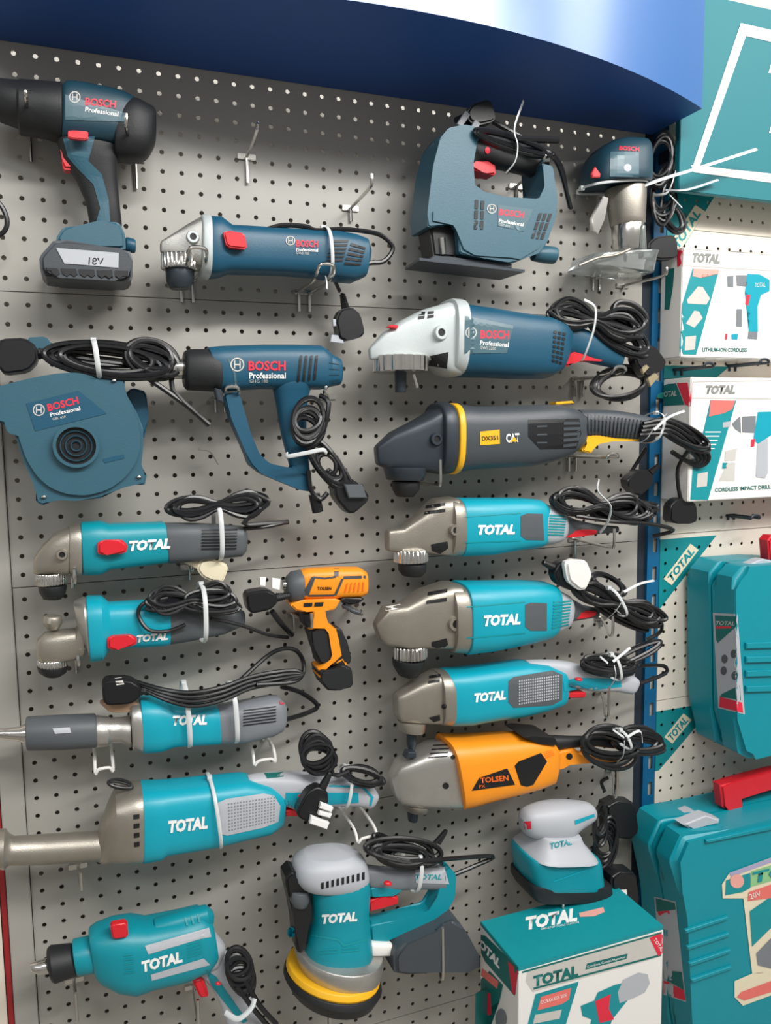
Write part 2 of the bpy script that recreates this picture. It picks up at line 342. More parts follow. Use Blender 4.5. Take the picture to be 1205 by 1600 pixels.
# ------------------------------------------------------------------ setting
T.root = None; T.hosts = None
struct(boxw('floor', 'floor', (-3, -5, -.05), (4, .12, 0), 0)); struct(boxw('wall_back', 'wall', (-3, .07, 0), (4, .12, 3.6), 0))
PIT = .025
def board(name, x0, nx, left, right, ztop, zbot, rows, z1, y, m, r=.0032):
    """pressed steel panel with real round holes: nx columns from x0, rows from z1 down"""
    bm = bmesh.new(); cx = [x0 + PIT * i for i in range(nx)]; cz = [z1 - PIT * j for j in range(rows)]; h = PIT / 2; V = {}
    def vt(x, yy, z):
        k = (round(x, 5), round(yy, 5), round(z, 5))
        if k not in V: V[k] = bm.verts.new((x, yy, z))
        return V[k]
    for x in cx:
        for z in cz:
            sq = [(x + a * h, z + b * h) for a, b in ((1, 0), (1, 1), (0, 1), (-1, 1), (-1, 0), (-1, -1), (0, -1), (1, -1))]
            oc = [(x + r * math.cos(k * math.pi / 4), z + r * math.sin(k * math.pi / 4)) for k in range(8)]
            for k in range(8):
                q = (k + 1) % 8
                bm.faces.new((vt(sq[k][0], y, sq[k][1]), vt(sq[q][0], y, sq[q][1]), vt(oc[q][0], y, oc[q][1]), vt(oc[k][0], y, oc[k][1])))
                bm.faces.new((vt(oc[k][0], y, oc[k][1]), vt(oc[q][0], y, oc[q][1]), vt(oc[q][0], y + .0014, oc[q][1]), vt(oc[k][0], y + .0014, oc[k][1])))
    xa, xb, za, zb = cx[0] - h, cx[-1] + h, cz[-1] - h, cz[0] + h
    def q(a, b, c, d):
        if b - a > 1e-5 and d - c > 1e-5: bm.faces.new((vt(a, y, c), vt(b, y, c), vt(b, y, d), vt(a, y, d)))
    q(left, xa, zbot, ztop); q(xb, right, zbot, ztop); q(xa, xb, zb, ztop); q(xa, xb, zbot, za)
    for a, b, c, d in ((left, right, ztop, 1), (left, right, zbot, -1)):      # folded lips
        bm.faces.new((vt(a, y, c), vt(b, y, c), vt(b, y + .010, c - d * .001), vt(a, y + .010, c - d * .001)))
    for a in (left, right): bm.faces.new((vt(a, y, zbot), vt(a, y, ztop), vt(a + (.001 if a == left else -.001), y + .012, ztop), vt(a + (.001 if a == left else -.001), y + .012, zbot)))
    return link(name, bm, m, smooth=False)
names = ['topmost grey perforated steel panel directly under the blue canopy', 'second grey perforated steel panel, behind the heat gun and the blue blower',
         'third grey perforated steel panel, behind the orange cordless impact wrench', 'fourth grey perforated steel panel, behind the two teal sanders', 'lowest grey perforated steel panel, at the bottom edge of the photo']
for k in range(5):
    zt = Z0 - (15.31 * k - .655) * PIT - .0006; zb = Z0 - (15.31 * k + 14.655) * PIT + .0006
    tag(board('pegboard_panel', -.025, 39, -.0385, .9625, zt, zb, 15, Z0 - 15.31 * k * PIT, 0, 'board'), names[k], 'pegboard panel', 'grey perforated back panels')
tag(boxw('shelf_upright', 'board', (-.0685, -.006, 0), (-.0395, .03, 2.1), .0008), 'grey steel upright strip along the left edge of the grey board', 'upright')
tag(boxw('shelf_upright', 'red_post', (-.0765, -.004, 0), (-.0695, .03, 2.1), .0008), 'narrow red steel upright at the lower left edge of the photo', 'upright')
tag(board('pegboard_panel', -.47, 16, -.48, -.078, Z0 - 54 * PIT + .75, Z0 - 75 * PIT, 47, Z0 - 24.7 * PIT, -.002, 'cream'), 'cream perforated panel beyond the red upright at the lower left corner', 'pegboard panel')
tag(boxw('gap_shade_strip', 'dark', (.9640, .004, 0), (.983, .03, 2.1), 0), 'dark strip coloured as the shade in the gap between the grey board and the blue upright', 'upright')  # dark strip standing in for the shade inside the open gap
# blue upright with slots
bm = bmesh.new(); xa, xb, y = .983, 1.009, -.002; z = Z0 - 73 * PIT
while z < 2.06:
    for a, b, c, d in ((xa, xa + .012, 0, .05), (xa + .0205, xb, 0, .05), (xa + .012, xa + .0205, .028, .05), (xa + .012, xa + .0205, 0, .004)):
        bm.faces.new([bm.verts.new(v) for v in ((a, y, z + c), (b, y, z + c), (b, y, z + d), (a, y, z + d))])
    z += .05
for x in (xa, xb): bm.faces.new([bm.verts.new(v) for v in ((x, y, Z0 - 73 * PIT), (x, y + .03, Z0 - 73 * PIT), (x, y + .03, 2.06), (x, y, 2.06))])
tag(link('shelf_upright', bm, 'post', smooth=False), 'tall blue slotted steel upright between the grey board and the cream panels', 'upright')
tag(boxw('upright_core', 'cream', (.993, .006, .2), (1.0085, .012, 2.06), 0), 'pale steel strip seen through the slots of the blue upright', 'upright')
# right bay: printed cream panels
def printed(name, bands):
    m = bpy.data.materials.new(name); m.use_nodes = True; nt = m.node_tree; b = nt.nodes['Principled BSDF']; b.inputs['Roughness'].default_value = .45
    tc = nt.nodes.new('ShaderNodeTexCoord'); sp = nt.nodes.new('ShaderNodeSeparateXYZ'); nt.links.new(tc.outputs['Object'], sp.inputs[0])
    def mth(op, a, c):
        n = nt.nodes.new('ShaderNodeMath'); n.operation = op
        for i, v in enumerate((a, c)):
            if isinstance(v, (int, float)): n.inputs[i].default_value = v
            else: nt.links.new(v, n.inputs[i])
        return n.outputs[0]
    acc = None
    for (zt, zb, xt, xbm) in bands:        # teal where z between and x left of the slanted edge
        s = (xt - xbm) / (zt - zb); e = mth('LESS_THAN', mth('SUBTRACT', sp.outputs[0], mth('MULTIPLY', mth('SUBTRACT', sp.outputs[2], zb), s)), xbm)
        f = mth('MULTIPLY', mth('MULTIPLY', mth('LESS_THAN', sp.outputs[2], zt), mth('GREATER_THAN', sp.outputs[2], zb)), e)
        acc = f if acc is None else mth('MAXIMUM', acc, f)
    mx = nt.nodes.new('ShaderNodeMix'); mx.data_type = 'RGBA'; nt.links.new(acc, mx.inputs[0])
    mx.inputs[6].default_value = lin('#e6ddcf') + [1]; mx.inputs[7].default_value = lin('#0a868c') + [1]; nt.links.new(mx.outputs[2], b.inputs['Base Color']); return m
def band(t, bt):
    a, c = W(*t, -.0), W(*bt, -.0); return (a.z, c.z, a.x, c.x)
bands = [band((1122, 296), (1058, 400)), band((1138, 573), (1060, 640)), band((1118, 836), (1028, 953)), band((1120, 1095), (1028, 1203))]
PM = printed('cream_steel_with_teal_print', bands)
cuts = [W(1028, y, 0).z for y in (90, 355, 592, 836, 1094, 1352)] + [W(1028, 1352, 0).z - .32]
rl = ['under the teal sign', 'behind the upper white tool box', 'between the two white tool boxes', 'behind the upper teal tool case', 'behind the red handle of the lower teal case', 'behind the lower teal case']
for k in range(6):
    zt, zb = cuts[k] - .0006, cuts[k + 1] + .0006; rows = int((zt - zb - .010) / PIT); rows = max(rows, 3)
    tag(board('pegboard_panel', 1.022, 22, 1.0095, 1.57, zt, zb, rows, zt - ((zt - zb) - (rows - 1) * PIT) / 2, -.003, PM), 'cream perforated panel with teal print ' + rl[k], 'pegboard panel', None)
# panel lettering (printed on the panels themselves)
def flat_text(s, m, p0, p1, h, D, nm, lab, cat, bandm=None, up=None):
    thing(nm, lab, cat, p0, D, base=None); T.hosts = []
    if bandm:
        dx, dy = p1[0] - p0[0], p1[1] - p0[1]; L = math.hypot(dx, dy); ux, uy = up or (dy / L, -dx / L); e = .1
        slab('strip', bandm, [(p0[0] - dx * e - ux * h * .3, p0[1] - dy * e - uy * h * .3), (p1[0] + dx * e - ux * h * .3, p1[1] + dy * e - uy * h * .3), (p1[0] + dx * e + ux * h * 1.3, p1[1] + dy * e + uy * h * 1.3), (p0[0] - dx * e + ux * h * 1.3, p0[1] - dy * e + uy * h * 1.3)], D=D, t=.0003, bev=0, it=0)
    text(s, m, p0, p1, h, shear=.25, bold=.03, up=up)
flat_text('TOTAL', 'tealp', (1061, 388), (1096, 334), 12, .0036, 'shelf_strip_label', 'slanted white strip with teal lettering below the teal sign', 'label', 'creamp')
flat_text('TOTAL', 'tealp', (1051, 908), (1086, 862), 10, .0036, 'shelf_strip_label', 'slanted white strip with teal lettering left of the upper teal case', 'label', 'creamp')
flat_text('TOTAL', 'tealp', (1051, 1157), (1076, 1126), 10, .0036, 'shelf_strip_label', 'slanted white strip with teal lettering below the upper teal case', 'label', 'creamp')
# blue canopy
T.root = None; T.hosts = None
ZC = Z0 - 2.5 * PIT; bm = bmesh.new(); N = 48; top = ZC + .34
fx = [-.055 + (.975 + .055) * i / N for i in range(N + 1)]; fy = [-(.237 - .45 * (x - .46) ** 2) for x in fx]
lo = [bm.verts.new((x, y, ZC)) for x, y in zip(fx, fy)]; hi = [bm.verts.new((x, y - .0, top)) for x, y in zip(fx, fy)]
lb = [bm.verts.new((x, -.0015, ZC)) for x in fx]; hb = [bm.verts.new((x, -.0015, top)) for x in fx]
for i in range(N):
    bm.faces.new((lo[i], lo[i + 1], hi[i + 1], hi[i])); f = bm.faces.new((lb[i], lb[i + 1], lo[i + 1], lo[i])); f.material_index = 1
    bm.faces.new((hi[i], hi[i + 1], hb[i + 1], hb[i])); bm.faces.new((lb[i], lb[i + 1], hb[i + 1], hb[i]))
bm.faces.new((lo[0], lb[0], hb[0], hi[0])); bm.faces.new((lo[-1], lb[-1], hb[-1], hi[-1]))
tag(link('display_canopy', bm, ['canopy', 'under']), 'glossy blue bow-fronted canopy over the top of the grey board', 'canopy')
# teal sign
fb = W(1072, 299, .068).z; ft = W(1205, 14.6, .068).z
thing('shop_sign', 'large teal sign with a white outlined frame, right of the blue canopy', 'sign', (1140, 290), .068)
boxw('sign_board', 'tealsign', (.977, -.068, fb), (1.62, -.056, ft), .001)
for xx in (.99, 1.56): boxw('sign_bracket', 'dark', (xx, -.057, fb + .06), (xx + .02, .001, fb + .08), .001, host=False)
for p in ([(1158, 36), (1400, 92), (1400, 112), (1166, 56)], [(1158, 36), (1168, 50), (1093, 262), (1082, 262)], [(1080, 258), (1400, 292), (1400, 312), (1084, 269)]): decal('sign_frame', 'whitep', p, .0012, maxlen=40)
text('TOTAL', 'whitep', (1192, 202), (1560, 240), 110, shear=.25, bold=.03, name='sign_lettering')
# ------------------------------------------------------------------ loose hooks
hook1(385, 246, (403, 193), .11, 'empty chrome peg hook above the slim blue grinder, left of two bare hooks', 40)
hook1(547, 326, (581, 272), .11, 'empty chrome peg hook left of the blue jigsaw, lower of two bare hooks', 20)
hook1(47, 208, (40, 146), .115, 'chrome peg hook in front of the cordless drill chuck', 45)
hook1(211, 249, (197, 178), .115, 'chrome peg hook in front of the cordless drill motor end', 46)
hook2(291, 436, .022, .115, .012, .032, 'chrome double hook under the gear head of the slim blue grinder')
hook2(474, 457, .022, .115, .012, .028, 'chrome double hook under the vents of the slim blue grinder')
# ------------------------------------------------------------------ cordless drill
K = crop(0, 60, 3.766)
thing('cordless_drill', 'dark blue and black cordless drill with battery, top left corner', 'drill', (140, 440), .06)
loft('chuck', 'black', [(-40, 130, -40, 178), (-4, 125, -4, 184), (0, 124, 0, 190), (28, 127, 28, 200), (32, 126, 32, 210), (70, 129, 70, 216), (98, 131, 98, 224)], k=1, e=2)
loft('motor_housing', 'bdark', [(92, 142, 96, 214), (101, 134, 98, 223), (112, 131, 112, 226), (150, 137, 150, 230), (190, 146, 190, 232), (212, 157, 212, 224)], smooth=2, e=3)
loft('motor_cap', 'black', [(178, 168, 178, 250), (205, 156, 205, 254), (228, 164, 228, 249), (241, 171, 240, 232), (243, 180, 243, 222)], smooth=3, e=2.6)
loft('handle', 'black', [(88, 218, 186, 232), (96, 250, 184, 256), (118, 280, 184, 284), (134, 316, 187, 316), (142, 362, 191, 355)], k=.62, e=2.8)
decal('handle_stripe', 'bblue2', K((370, 590), (560, 575), (520, 720), (600, 800), (640, 950), (650, 1100), (560, 1100), (590, 1000), (550, 860), (460, 770), (400, 700)), .0008)
decal('name_plate', 'slate', K((385, 330), (740, 440), (730, 490), (385, 480)), .0007)
roundel(*K((440, 345))[0], 9)
text('BOSCH', 'redprint', *K((500, 390), (680, 408)), 11, bold=.03); text('Professional', 'whitep', *K((500, 428), (695, 458)), 7, bold=.02)
slab('direction_switch', 'red', K((400, 545), (430, 545), (520, 548), (518, 600), (400, 588)), D=.094, t=.004, bev=.001)
slab('trigger', 'red', K((350, 632), (400, 630), (448, 690), (440, 778), (372, 775), (362, 700)), D=.06, t=.011, bev=.003)
slab('battery_mount', 'bblue2', K((330, 1190), (370, 1125), (480, 1115), (580, 1090), (700, 1095), (735, 1170), (738, 1262), (500, 1230), (345, 1215)), t=.03, bev=.004)
loft('belt_clip_knob', 'bblue', [(196, 370, 196, 394), (212, 374, 212, 396)], k=1, e=2)
b = slab('battery', 'charcoal', K((232, 1300), (330, 1190), (760, 1262), (778, 1310), (776, 1430), (740, 1445), (280, 1420), (240, 1380)), t=.036, bev=.005)
decal('label', 'lgrey', K((330, 1233), (700, 1262), (697, 1350), (460, 1330), (380, 1325)), .001, b); text('18V', 'ink', *K((520, 1330), (610, 1335)), 11, bold=.02, parent=b)
vents(*K((240, 1345), (775, 1365), (270, 1415), (775, 1435)), 5, 1, .85, .9)
# ------------------------------------------------------------------ slim blue grinder
K = crop(220, 300, 2.869)
thing('angle_grinder', 'slim deep blue angle grinder with red slide switch, right of the cordless drill', 'grinder', (410, 440), .075)
loft('gear_head', 'silver', [(250, 378, 250, 395), (270, 366, 268, 399), (292, 352, 291, 406), (313, 341, 312, 424)], e=5, k=.7)
loft('collar', 'palegrey', [(312, 338, 312, 431), (327, 338, 327, 437)], e=3)
knurl('guard_clamp', 'steel', 251, 310, 398, 422); lathe('spindle_nut', 'graphite', [(258, 304, 421), (260, 303, 440), (266, 297, 452)])
boss(301, 371, 9, 'palegrey')
loft('motor_housing', 'bblue', [(326, 340, 326, 435), (343, 341, 343, 433), (360, 353, 357, 428), (443, 358, 443, 430), (490, 361, 490, 434), (520, 362, 520, 439), (550, 367, 550, 442), (570, 374, 568, 434), (579, 390, 576, 412)], e=3.2)
slab('slide_switch', 'red', K((368, 180), (400, 175), (465, 188), (478, 258), (385, 248)), D=.108, t=.006, bev=.002)
brand(454, 376, 7.5, (463, 385), (497, 386), 10, (463, 392), (497, 393.5), 5, (463, 397), (483, 398), 4, 'GWS 700')
vents(*K((860, 212), (935, 212), (830, 315), (905, 315)), 1, 6, 1, .55); vents(*K((945, 222), (1010, 245), (910, 330), (985, 335)), 1, 5, 1, .55)
tube('power_cord', 'cord', [(419, 358), (443, 352), (478, 354), (495, 360), (534, 358), (568, 361), (596, 368), (614, 387), (600, 408), (575, 412), (560, 425), (548, 430)], .0033, D=.09)
tube('power_cord', 'cord', [(519, 430, .06), (523, 438, .06), (531, 455, .05)], .0028)
tie(504, 357, 510, 437, hd=.036, tails=[[(509, 432, .1), (511, 442, .105), (511, 452, .11)]])
p = plug(545, 506, 78, 50, 42, D=.045, m='blackp')
for q in (K((860, 570), (910, 575), (910, 600), (862, 602)), K((855, 640), (908, 645), (908, 680), (850, 672))): slab('pin', 'lgrey', q, D=.05, t=.003, bev=.0006, it=0, parent=p)
# ------------------------------------------------------------------ jigsaw
K = crop(620, 140, 4.017)
thing('jigsaw', 'slate blue jigsaw with red trigger and coiled black lead, top centre under the canopy', 'jigsaw', (735, 440), .085)
slab('body', 'bblue2', K((245, 330), (300, 262), (400, 240), (500, 262), (452, 470), (452, 620), (500, 655), (640, 690), (862, 712), (900, 630), (885, 520), (880, 480), (950, 500), (975, 700), (975, 790), (905, 985), (870, 1035), (740, 1085), (690, 1100), (460, 1062), (365, 1040), (358, 900), (330, 850), (170, 882), (165, 790), (200, 500)), t=.030, bev=.013, it=1, q=.1, seg=4)
slab('lower_shell', 'bblue2', K((180, 760), (395, 752), (478, 905), (830, 878), (900, 985), (865, 1030), (740, 1078), (690, 1092), (460, 1055), (372, 1035), (362, 890), (330, 842), (178, 868)), t=.0325, bev=.005, it=0)
loft('handle_grip', 'black', [(705, 205, 735, 268), (745, 203, 752, 258), (779, 212, 781, 264), (810, 222, 806, 270), (835, 232, 836, 278), (852, 240, 845, 292)], k=.75, smooth=3)
slab('trigger', 'red', K((455, 450), (500, 445), (560, 478), (610, 475), (612, 545), (540, 532), (455, 505)), D=.088, t=.014, bev=.003)
decal('lock_button', 'redprint', disc(762, 235, 4, 5.5), .0012)
slab('blade_housing', 'ink', K((190, 880), (240, 850), (335, 855), (360, 900), (352, 1060), (215, 1055)), D=.08, t=.022, bev=.003, it=0)
tube('saw_blade', 'steel', [(676, 365, .09), (676, 404, .09)], .0022, sub=1); tube('blade_clamp', 'steel', [(691, 372, .103), (693, 398, .103)], .005, sub=1)
a, b = W(658, 408, .112), W(818, 426, .112)
bm = bmesh.new(); t = [(-.002, 0), (.0, .012), (1, .012), (1.0, -.0), (.0, -.0)]
pl = [(a.x - .004, -.116, a.z), (b.x, -.116, b.z), (b.x - .004, -.05, b.z), (a.x + .002, -.05, a.z)]
for z in (0, .0035): [bm.verts.new((x, y, zz + z)) for x, y, zz in pl]
v = bm.verts[:]
for f in ((0, 1, 2, 3), (4, 5, 6, 7), (0, 1, 5, 4), (1, 2, 6, 5), (2, 3, 7, 6), (3, 0, 4, 7)): bm.faces.new([v[i] for i in f])
link('base_shoe', bm, 'graphite', smooth=False)
slab('shoe_bracket', 'graphite', K((185, 1075), (215, 1050), (330, 1062), (700, 1105), (700, 1130), (300, 1100), (190, 1100)), t=.022, bev=.001, it=0)
loft('dust_port', 'bblue2', K((870, 975), (840, 1085)) and [(*K((860, 985))[0], *K((850, 1075))[0]), (*K((930, 980))[0], *K((925, 1090))[0]), (*K((1000, 990))[0], *K((990, 1095))[0])], k=1, e=2, D=.085)
decal('name_plate', 'slate', K((635, 722), (855, 752), (800, 890), (635, 855)), .0008)
brand(*K((597, 748))[0], 7.5, *K((642, 785), (796, 805)), 9.5, *K((642, 832), (795, 858)), 5.5, *K((642, 852), (710, 864)), 3.5, 'GST 650')
vents(*K((485, 685), (560, 695), (478, 880), (552, 882)), 2, 3, .55, .85); vents(*K((890, 770), (985, 775), (838, 935), (925, 945)), 3, 3, .6, .85)
coil(800, 222, 62, 13, 17, 4, .115, 3, False, pre=[(770, 190, .1)], post=[(868, 250, .11), (880, 280, .1), (891, 325, .09)])
tube('power_cord', 'cord', [(862, 238, .1), (878, 262, .09), (886, 300, .07), (893, 326, .06)], .003)
tube('cord_sleeve', 'blackp', [(806, 217, .12), (872, 219, .115)], .005)
plug(750, 178, -15, 42, 36, D=.10)
for q in (K((430, 130), (460, 160), (405, 240), (378, 215)), K((490, 190), (525, 215), (480, 285), (455, 255))): slab('plug_pin', 'grey', q, D=.11, t=.003, bev=.0006, it=0)
tube('cable_tie', 'tie', [(818, 158, .125), (804, 200, .135), (809, 227, .135), (805, 252, .13), (791, 270, .12)], .0026, flat=.4)
hook1(806, 292, (852, 242), .125, 'chrome peg hook through the handle of the slate blue jigsaw', 20)
# ------------------------------------------------------------------ trim router
K = crop(880, 180, 3.708)
thing('trim_router', 'dark blue palm router with silver body and clear base, next to the blue upright', 'router', (955, 430), .06)
loft('motor_head', 'bdark', [(953, 222, 1004, 224), (934, 234, 1006, 233), (920, 258, 1006, 258), (918, 290, 1005, 290)], e=3, smooth=2)
slab('lock_switch', 'red', K((165, 340), (185, 300), (215, 340), (212, 360), (170, 360)), D=.094, t=.003, bev=.001, it=0)
decal('name_plate', 'slate', K((275, 210), (440, 215), (440, 380), (270, 375)), .0008); text('BOSCH', 'redprint', *K((325, 200), (440, 208)), 6, bold=.03); decal('screw_cap', 'lgrey', disc(981, 262, 6), .001)
loft('motor_sleeve', 'silver2', [(951, 294, 1004, 294), (957, 340, 1003, 345), (959, 353, 1003, 353)], k=1, e=2)
loft('depth_collar', 'steel', [(960, 350, 1003, 350), (962, 392, 1001, 394)], k=1, e=2)
loft('base_plate', 'clear', [(908, 402, 1014, 396), (905, 412, 1010, 406), (900, 420, 1005, 432)], hd=.04, e=5)
slab('edge_guide', 'steel', K((165, 600), (230, 470), (260, 480), (240, 600), (200, 690), (170, 670)), D=.085, t=.004, bev=.001, it=0)
slab('base_fitting', 'clear', K((440, 640), (465, 640), (470, 790), (500, 800), (490, 830), (440, 830)), D=.075, t=.012, bev=.001, it=0)
tube('base_wing', 'silver2', [(905, 415, .1), (935, 403, .105), (960, 399, .105), (984, 390, .1)], .002)
coil(1032, 250, 20, 42, 8, 6, .05, 5, False, r=.003, post=[(1036, 300, .05), (1030, 350, .05)])
coil(1038, 300, 22, 62, 4, 4, .045, 6, False, r=.003, spread=.4); coil(1050, 340, 26, 16, 60, 3, .04, 9, False, r=.003)
tie(908, 295, 1004, 290, hd=.036, w=.0019, tails=[[(1001, 290, .08), (1040, 277, .09), (1080, 266, .10), (1130, 250, .10), (1182, 232, .105)]])
tube('cable_tie', 'tie', [(1003, 291, .085), (1040, 278, .092), (1080, 266, .102), (1130, 250, .104), (1182, 233, .107)], .0036, flat=.3)
tube('cable_tie', 'tie', [(1040, 297, .06), (1075, 296, .075), (1122, 281, .08)], .003, flat=.35); tube('cable_tie', 'tie', [(1046, 304, .06), (1066, 325, .07)], .003, flat=.35); tube('cable_tie', 'tie', [(1056, 268, .06), (1044, 300, .07), (1022, 305, .06)], .0025, flat=.35)
plug(1034, 388, -5, 46, 38, D=.045)
hook2(930, 434, .018, .05, .0, .022, 'chrome double hook under the clear base of the palm router')
hook1(972, 447, (1042, 418), .1, 'dark steel hook below the palm router, above the silver-headed blue grinder', 6)
# ------------------------------------------------------------------ large blue grinder
K = crop(560, 440, 2.41)
thing('angle_grinder', 'large blue grinder with pale grey gear head and red paddle, below the jigsaw', 'grinder', (760, 590), .085)
loft('gear_head', 'palegrey', [(576, 545, 578, 562), (600, 519, 592, 562), (628, 500, 628, 562), (660, 484, 668, 565), (692, 475, 690, 586), (710, 478, 710, 590)], e=5, k=.68)
loft('collar', 'palegrey', [(697, 468, 695, 583), (716, 470, 712, 590)], e=3.2, k=.85)
vents(*K((225, 112), (290, 108), (218, 145), (290, 135)), 2, 2, .7, .7)
boss(688, 520, 11, 'palegrey')
slab('spindle_lock', 'red', K((110, 172), (120, 163), (148, 165), (145, 178)), D=.1, t=.006, bev=.001, it=0)
knurl('guard_clamp', 'steel', 585, 665, 556, 582, teeth=20); lathe('spindle', 'graphite', [(617, 635, 580), (618, 634, 613)]); tube('clamp_lever', 'chrome', [(646, 585, .1), (652, 606, .1)], .0025, sub=1)
vents((670, 556), (703, 548), (668, 572), (700, 578), 1, 1, .9, .9)
loft('motor_housing', 'bblue', [(713, 476, 711, 589), (770, 484, 762, 590), (806, 490, 800, 592), (850, 496, 848, 592), (872, 502, 868, 582), (886, 512, 878, 566)], e=3.2)
loft('handle', 'bblue', [(868, 500, 868, 562), (892, 506, 890, 556), (925, 520, 918, 566), (952, 532, 944, 572), (973, 542, 966, 576)], k=.75, e=2.6, smooth=2)
slab('paddle_switch', 'red', K((765, 318), (790, 258), (850, 262), (935, 285), (915, 302), (840, 298), (808, 298), (788, 320)), D=.085, t=.013, bev=.003)
decal('name_plate', 'slate', K((402, 128), (585, 165), (560, 268), (400, 272)), .0008)
brand(*K((425, 192))[0], 9, *K((460, 213), (568, 215)), 12.5, *K((458, 238), (566, 246)), 7, *K((458, 254), (517, 258)), 5, 'GWS 2200')
vents(*K((735, 180), (785, 190), (728, 305), (768, 318)), 3, 7, .7, .6)
coil(930, 500, 76, 34, 12, 6, .10, 11, True, spread=.35); coil(965, 525, 60, 24, 32, 4, .09, 14, False, spread=.35); coil(985, 492, 32, 22, 30, 3, .08, 12, False)
coil(968, 600, 44, 26, -8, 4, .07, 13, False)
tube('cable_tie', 'tie', K((850, 70)) and [(913, 468, .13), (930, 480, .135), (929, 510, .135), (918, 545, .125), (910, 563, .11)], .003, flat=.4)
p = plug(1012, 562, 55, 48, 42, D=.09, m='blackp')
for q in ([(1003, 577), (1010, 570), (1014, 574), (1005, 584)], [(1012, 592), (1024, 583), (1029, 589), (1016, 604)]): slab('pin', 'brass', q, D=.11, t=.003, bev=.0006, it=0, parent=p)
hook2(903, 592, .022, .11, .006, .03, 'chrome double hook under the handle of the large silver-headed blue grinder')
# ------------------------------------------------------------------ dark grinder with yellow ring
K = crop(570, 600, 2.191)
thing('angle_grinder', 'large charcoal grinder with yellow ring and ribbed handle', 'grinder', (770, 735), .085)
loft('gear_head', 'graphite', [(586, 698, 589, 726), (612, 675, 604, 732), (642, 660, 640, 736), (664, 648, 662, 738), (684, 634, 684, 740)], e=5, k=.68)
loft('collar', 'graphite', [(678, 630, 678, 740), (688, 628, 686, 741), (699, 631, 698, 740)], e=3, k=.85)
loft('ring', 'yellow', [(699, 630, 698, 741), (709, 630, 707, 741)], e=3, k=.88)
loft('motor_housing', 'charcoal', [(708, 631, 707, 738), (735, 635, 738, 733), (762, 635, 760, 732), (826, 633, 822, 729), (864, 632, 856, 722), (890, 638, 884, 712), (909, 648, 905, 698)], e=3.2)
boss(681, 686, 10, 'graphite')
loft('handle', 'charcoal', [(902, 640, 902, 684), (930, 640, 930, 684), (960, 641, 955, 688), (1000, 648, 994, 690), (1024, 655, 1014, 692)], e=2.4, k=.85, smooth=2)
vents((916, 644), (1012, 656), (916, 682), (1004, 688), 16, 1, .3, .9, 'blackp', 'grip_ribs')
slab('paddle_switch', 'yellow', K((740, 178), (800, 172), (940, 180), (935, 195), (850, 196), (790, 200), (770, 238), (735, 228), (760, 205)), D=.085, t=.012, bev=.003)
decal('label', 'yellow', K((395, 163), (462, 156), (463, 205), (395, 210)), .0009); text('DX351', 'ink', *K((402, 194), (457, 190)), 6.5, bold=.02, lift=.0016)
text('CAT', 'whitep', *K((485, 200), (531, 197)), 13, bold=.035); decal('emblem', 'yellow', K((498, 198), (512, 180), (524, 197)), .0018)
decal('side_cover', 'blackp', K((560, 122), (735, 118), (742, 170), (725, 222), (600, 224), (560, 180)), .0005)
vents(*K((682, 125), (742, 125), (680, 222), (735, 215)), 1, 5, 1, .55, 'charcoal'); vents(*K((590, 132), (625, 130), (590, 215), (625, 215)), 1, 3, 1, .2, 'charcoal')
slab('top_button', 'yellow', K((650, 62), (705, 58), (712, 66), (650, 72)), D=.085, t=.01, bev=.001, it=0)
lathe('spindle_flange', 'graphite', [(600, 666, 730), (606, 660, 750)]); lathe('spindle_nut', 'black', [(613, 655, 752), (614, 654, 764), (620, 646, 776)])
[tube('power_cord', 'cord', [(1005 - i * 2, 662 + i * 6, .11), (1045, 658 + i * 7, .11), (1088 - i * 5, 684 + i * 5, .10), (1108 - i * 6, 714 + i * 1, .09), (1090 - i * 6, 728 - i * 3, .08), (1050, 706, .08)], .0038) for i in range(4)]
coil(1064, 680, 48, 17, 28, 3, .10, 21, False, spread=.3)
tube('power_cord', 'cord', [(1078, 700, .09), (1060, 730, .07), (1060, 760, .06), (1064, 780, .06)], .0032)
tube('power_cord', 'cord', [(1010, 700, .06), (985, 740, .05), (975, 760, .05)], .0032)
plug(1066, 798, 90, 40, 44, D=.055)
tie(1024, 645, 1010, 692, hd=.03, tails=[[(1027, 668, .125), (1042, 646, .13)], [(1022, 672, .13), (1045, 652, .135), (1070, 642, .14)], [(1022, 668, .125), (1012, 684, .12), (1000, 692, .1)]])
hook2(893, 712, .02, .11, .0, .026, 'chrome double hook under the handle of the charcoal grinder')
hook1(640, 752, (688, 718), .13, 'chrome peg hook beside the spindle of the charcoal grinder', 10)
# ------------------------------------------------------------------ teal grinder, vented grey cap (two of them)
K = crop(570, 750, 2.459)
thing('angle_grinder', 'large teal grinder with grey vented rear cap, directly below the charcoal grinder', 'grinder', (760, 868), .08)
loft('gear_head', 'silver2', [(604, 828, 604, 860), (629, 824, 618, 862), (650, 806, 645, 862), (680, 779, 680, 866), (708, 776, 704, 868)], e=5, k=.68)
loft('collar', 'silver2', [(696, 776, 695, 868), (714, 778, 714, 868)], e=3, k=.85)
vents(*K((235, 92), (312, 80), (225, 138), (312, 128)), 1, 2, .95, .5); decal('head_opening', 'ink', K((255, 248), (318, 236), (322, 262), (290, 285), (258, 272)), .0008); boss(710, 828, 9, 'silver2')
knurl('guard_clamp', 'steel', 617, 667, 858, 878); lathe('spindle_nut', 'black', [(623, 665, 880), (624, 664, 892), (630, 658, 900)])
loft('motor_housing', 'teal', [(712, 778, 713, 868), (760, 778, 760, 866), (814, 778, 810, 858), (838, 780, 836, 855), (850, 788, 847, 850)], e=3.4)
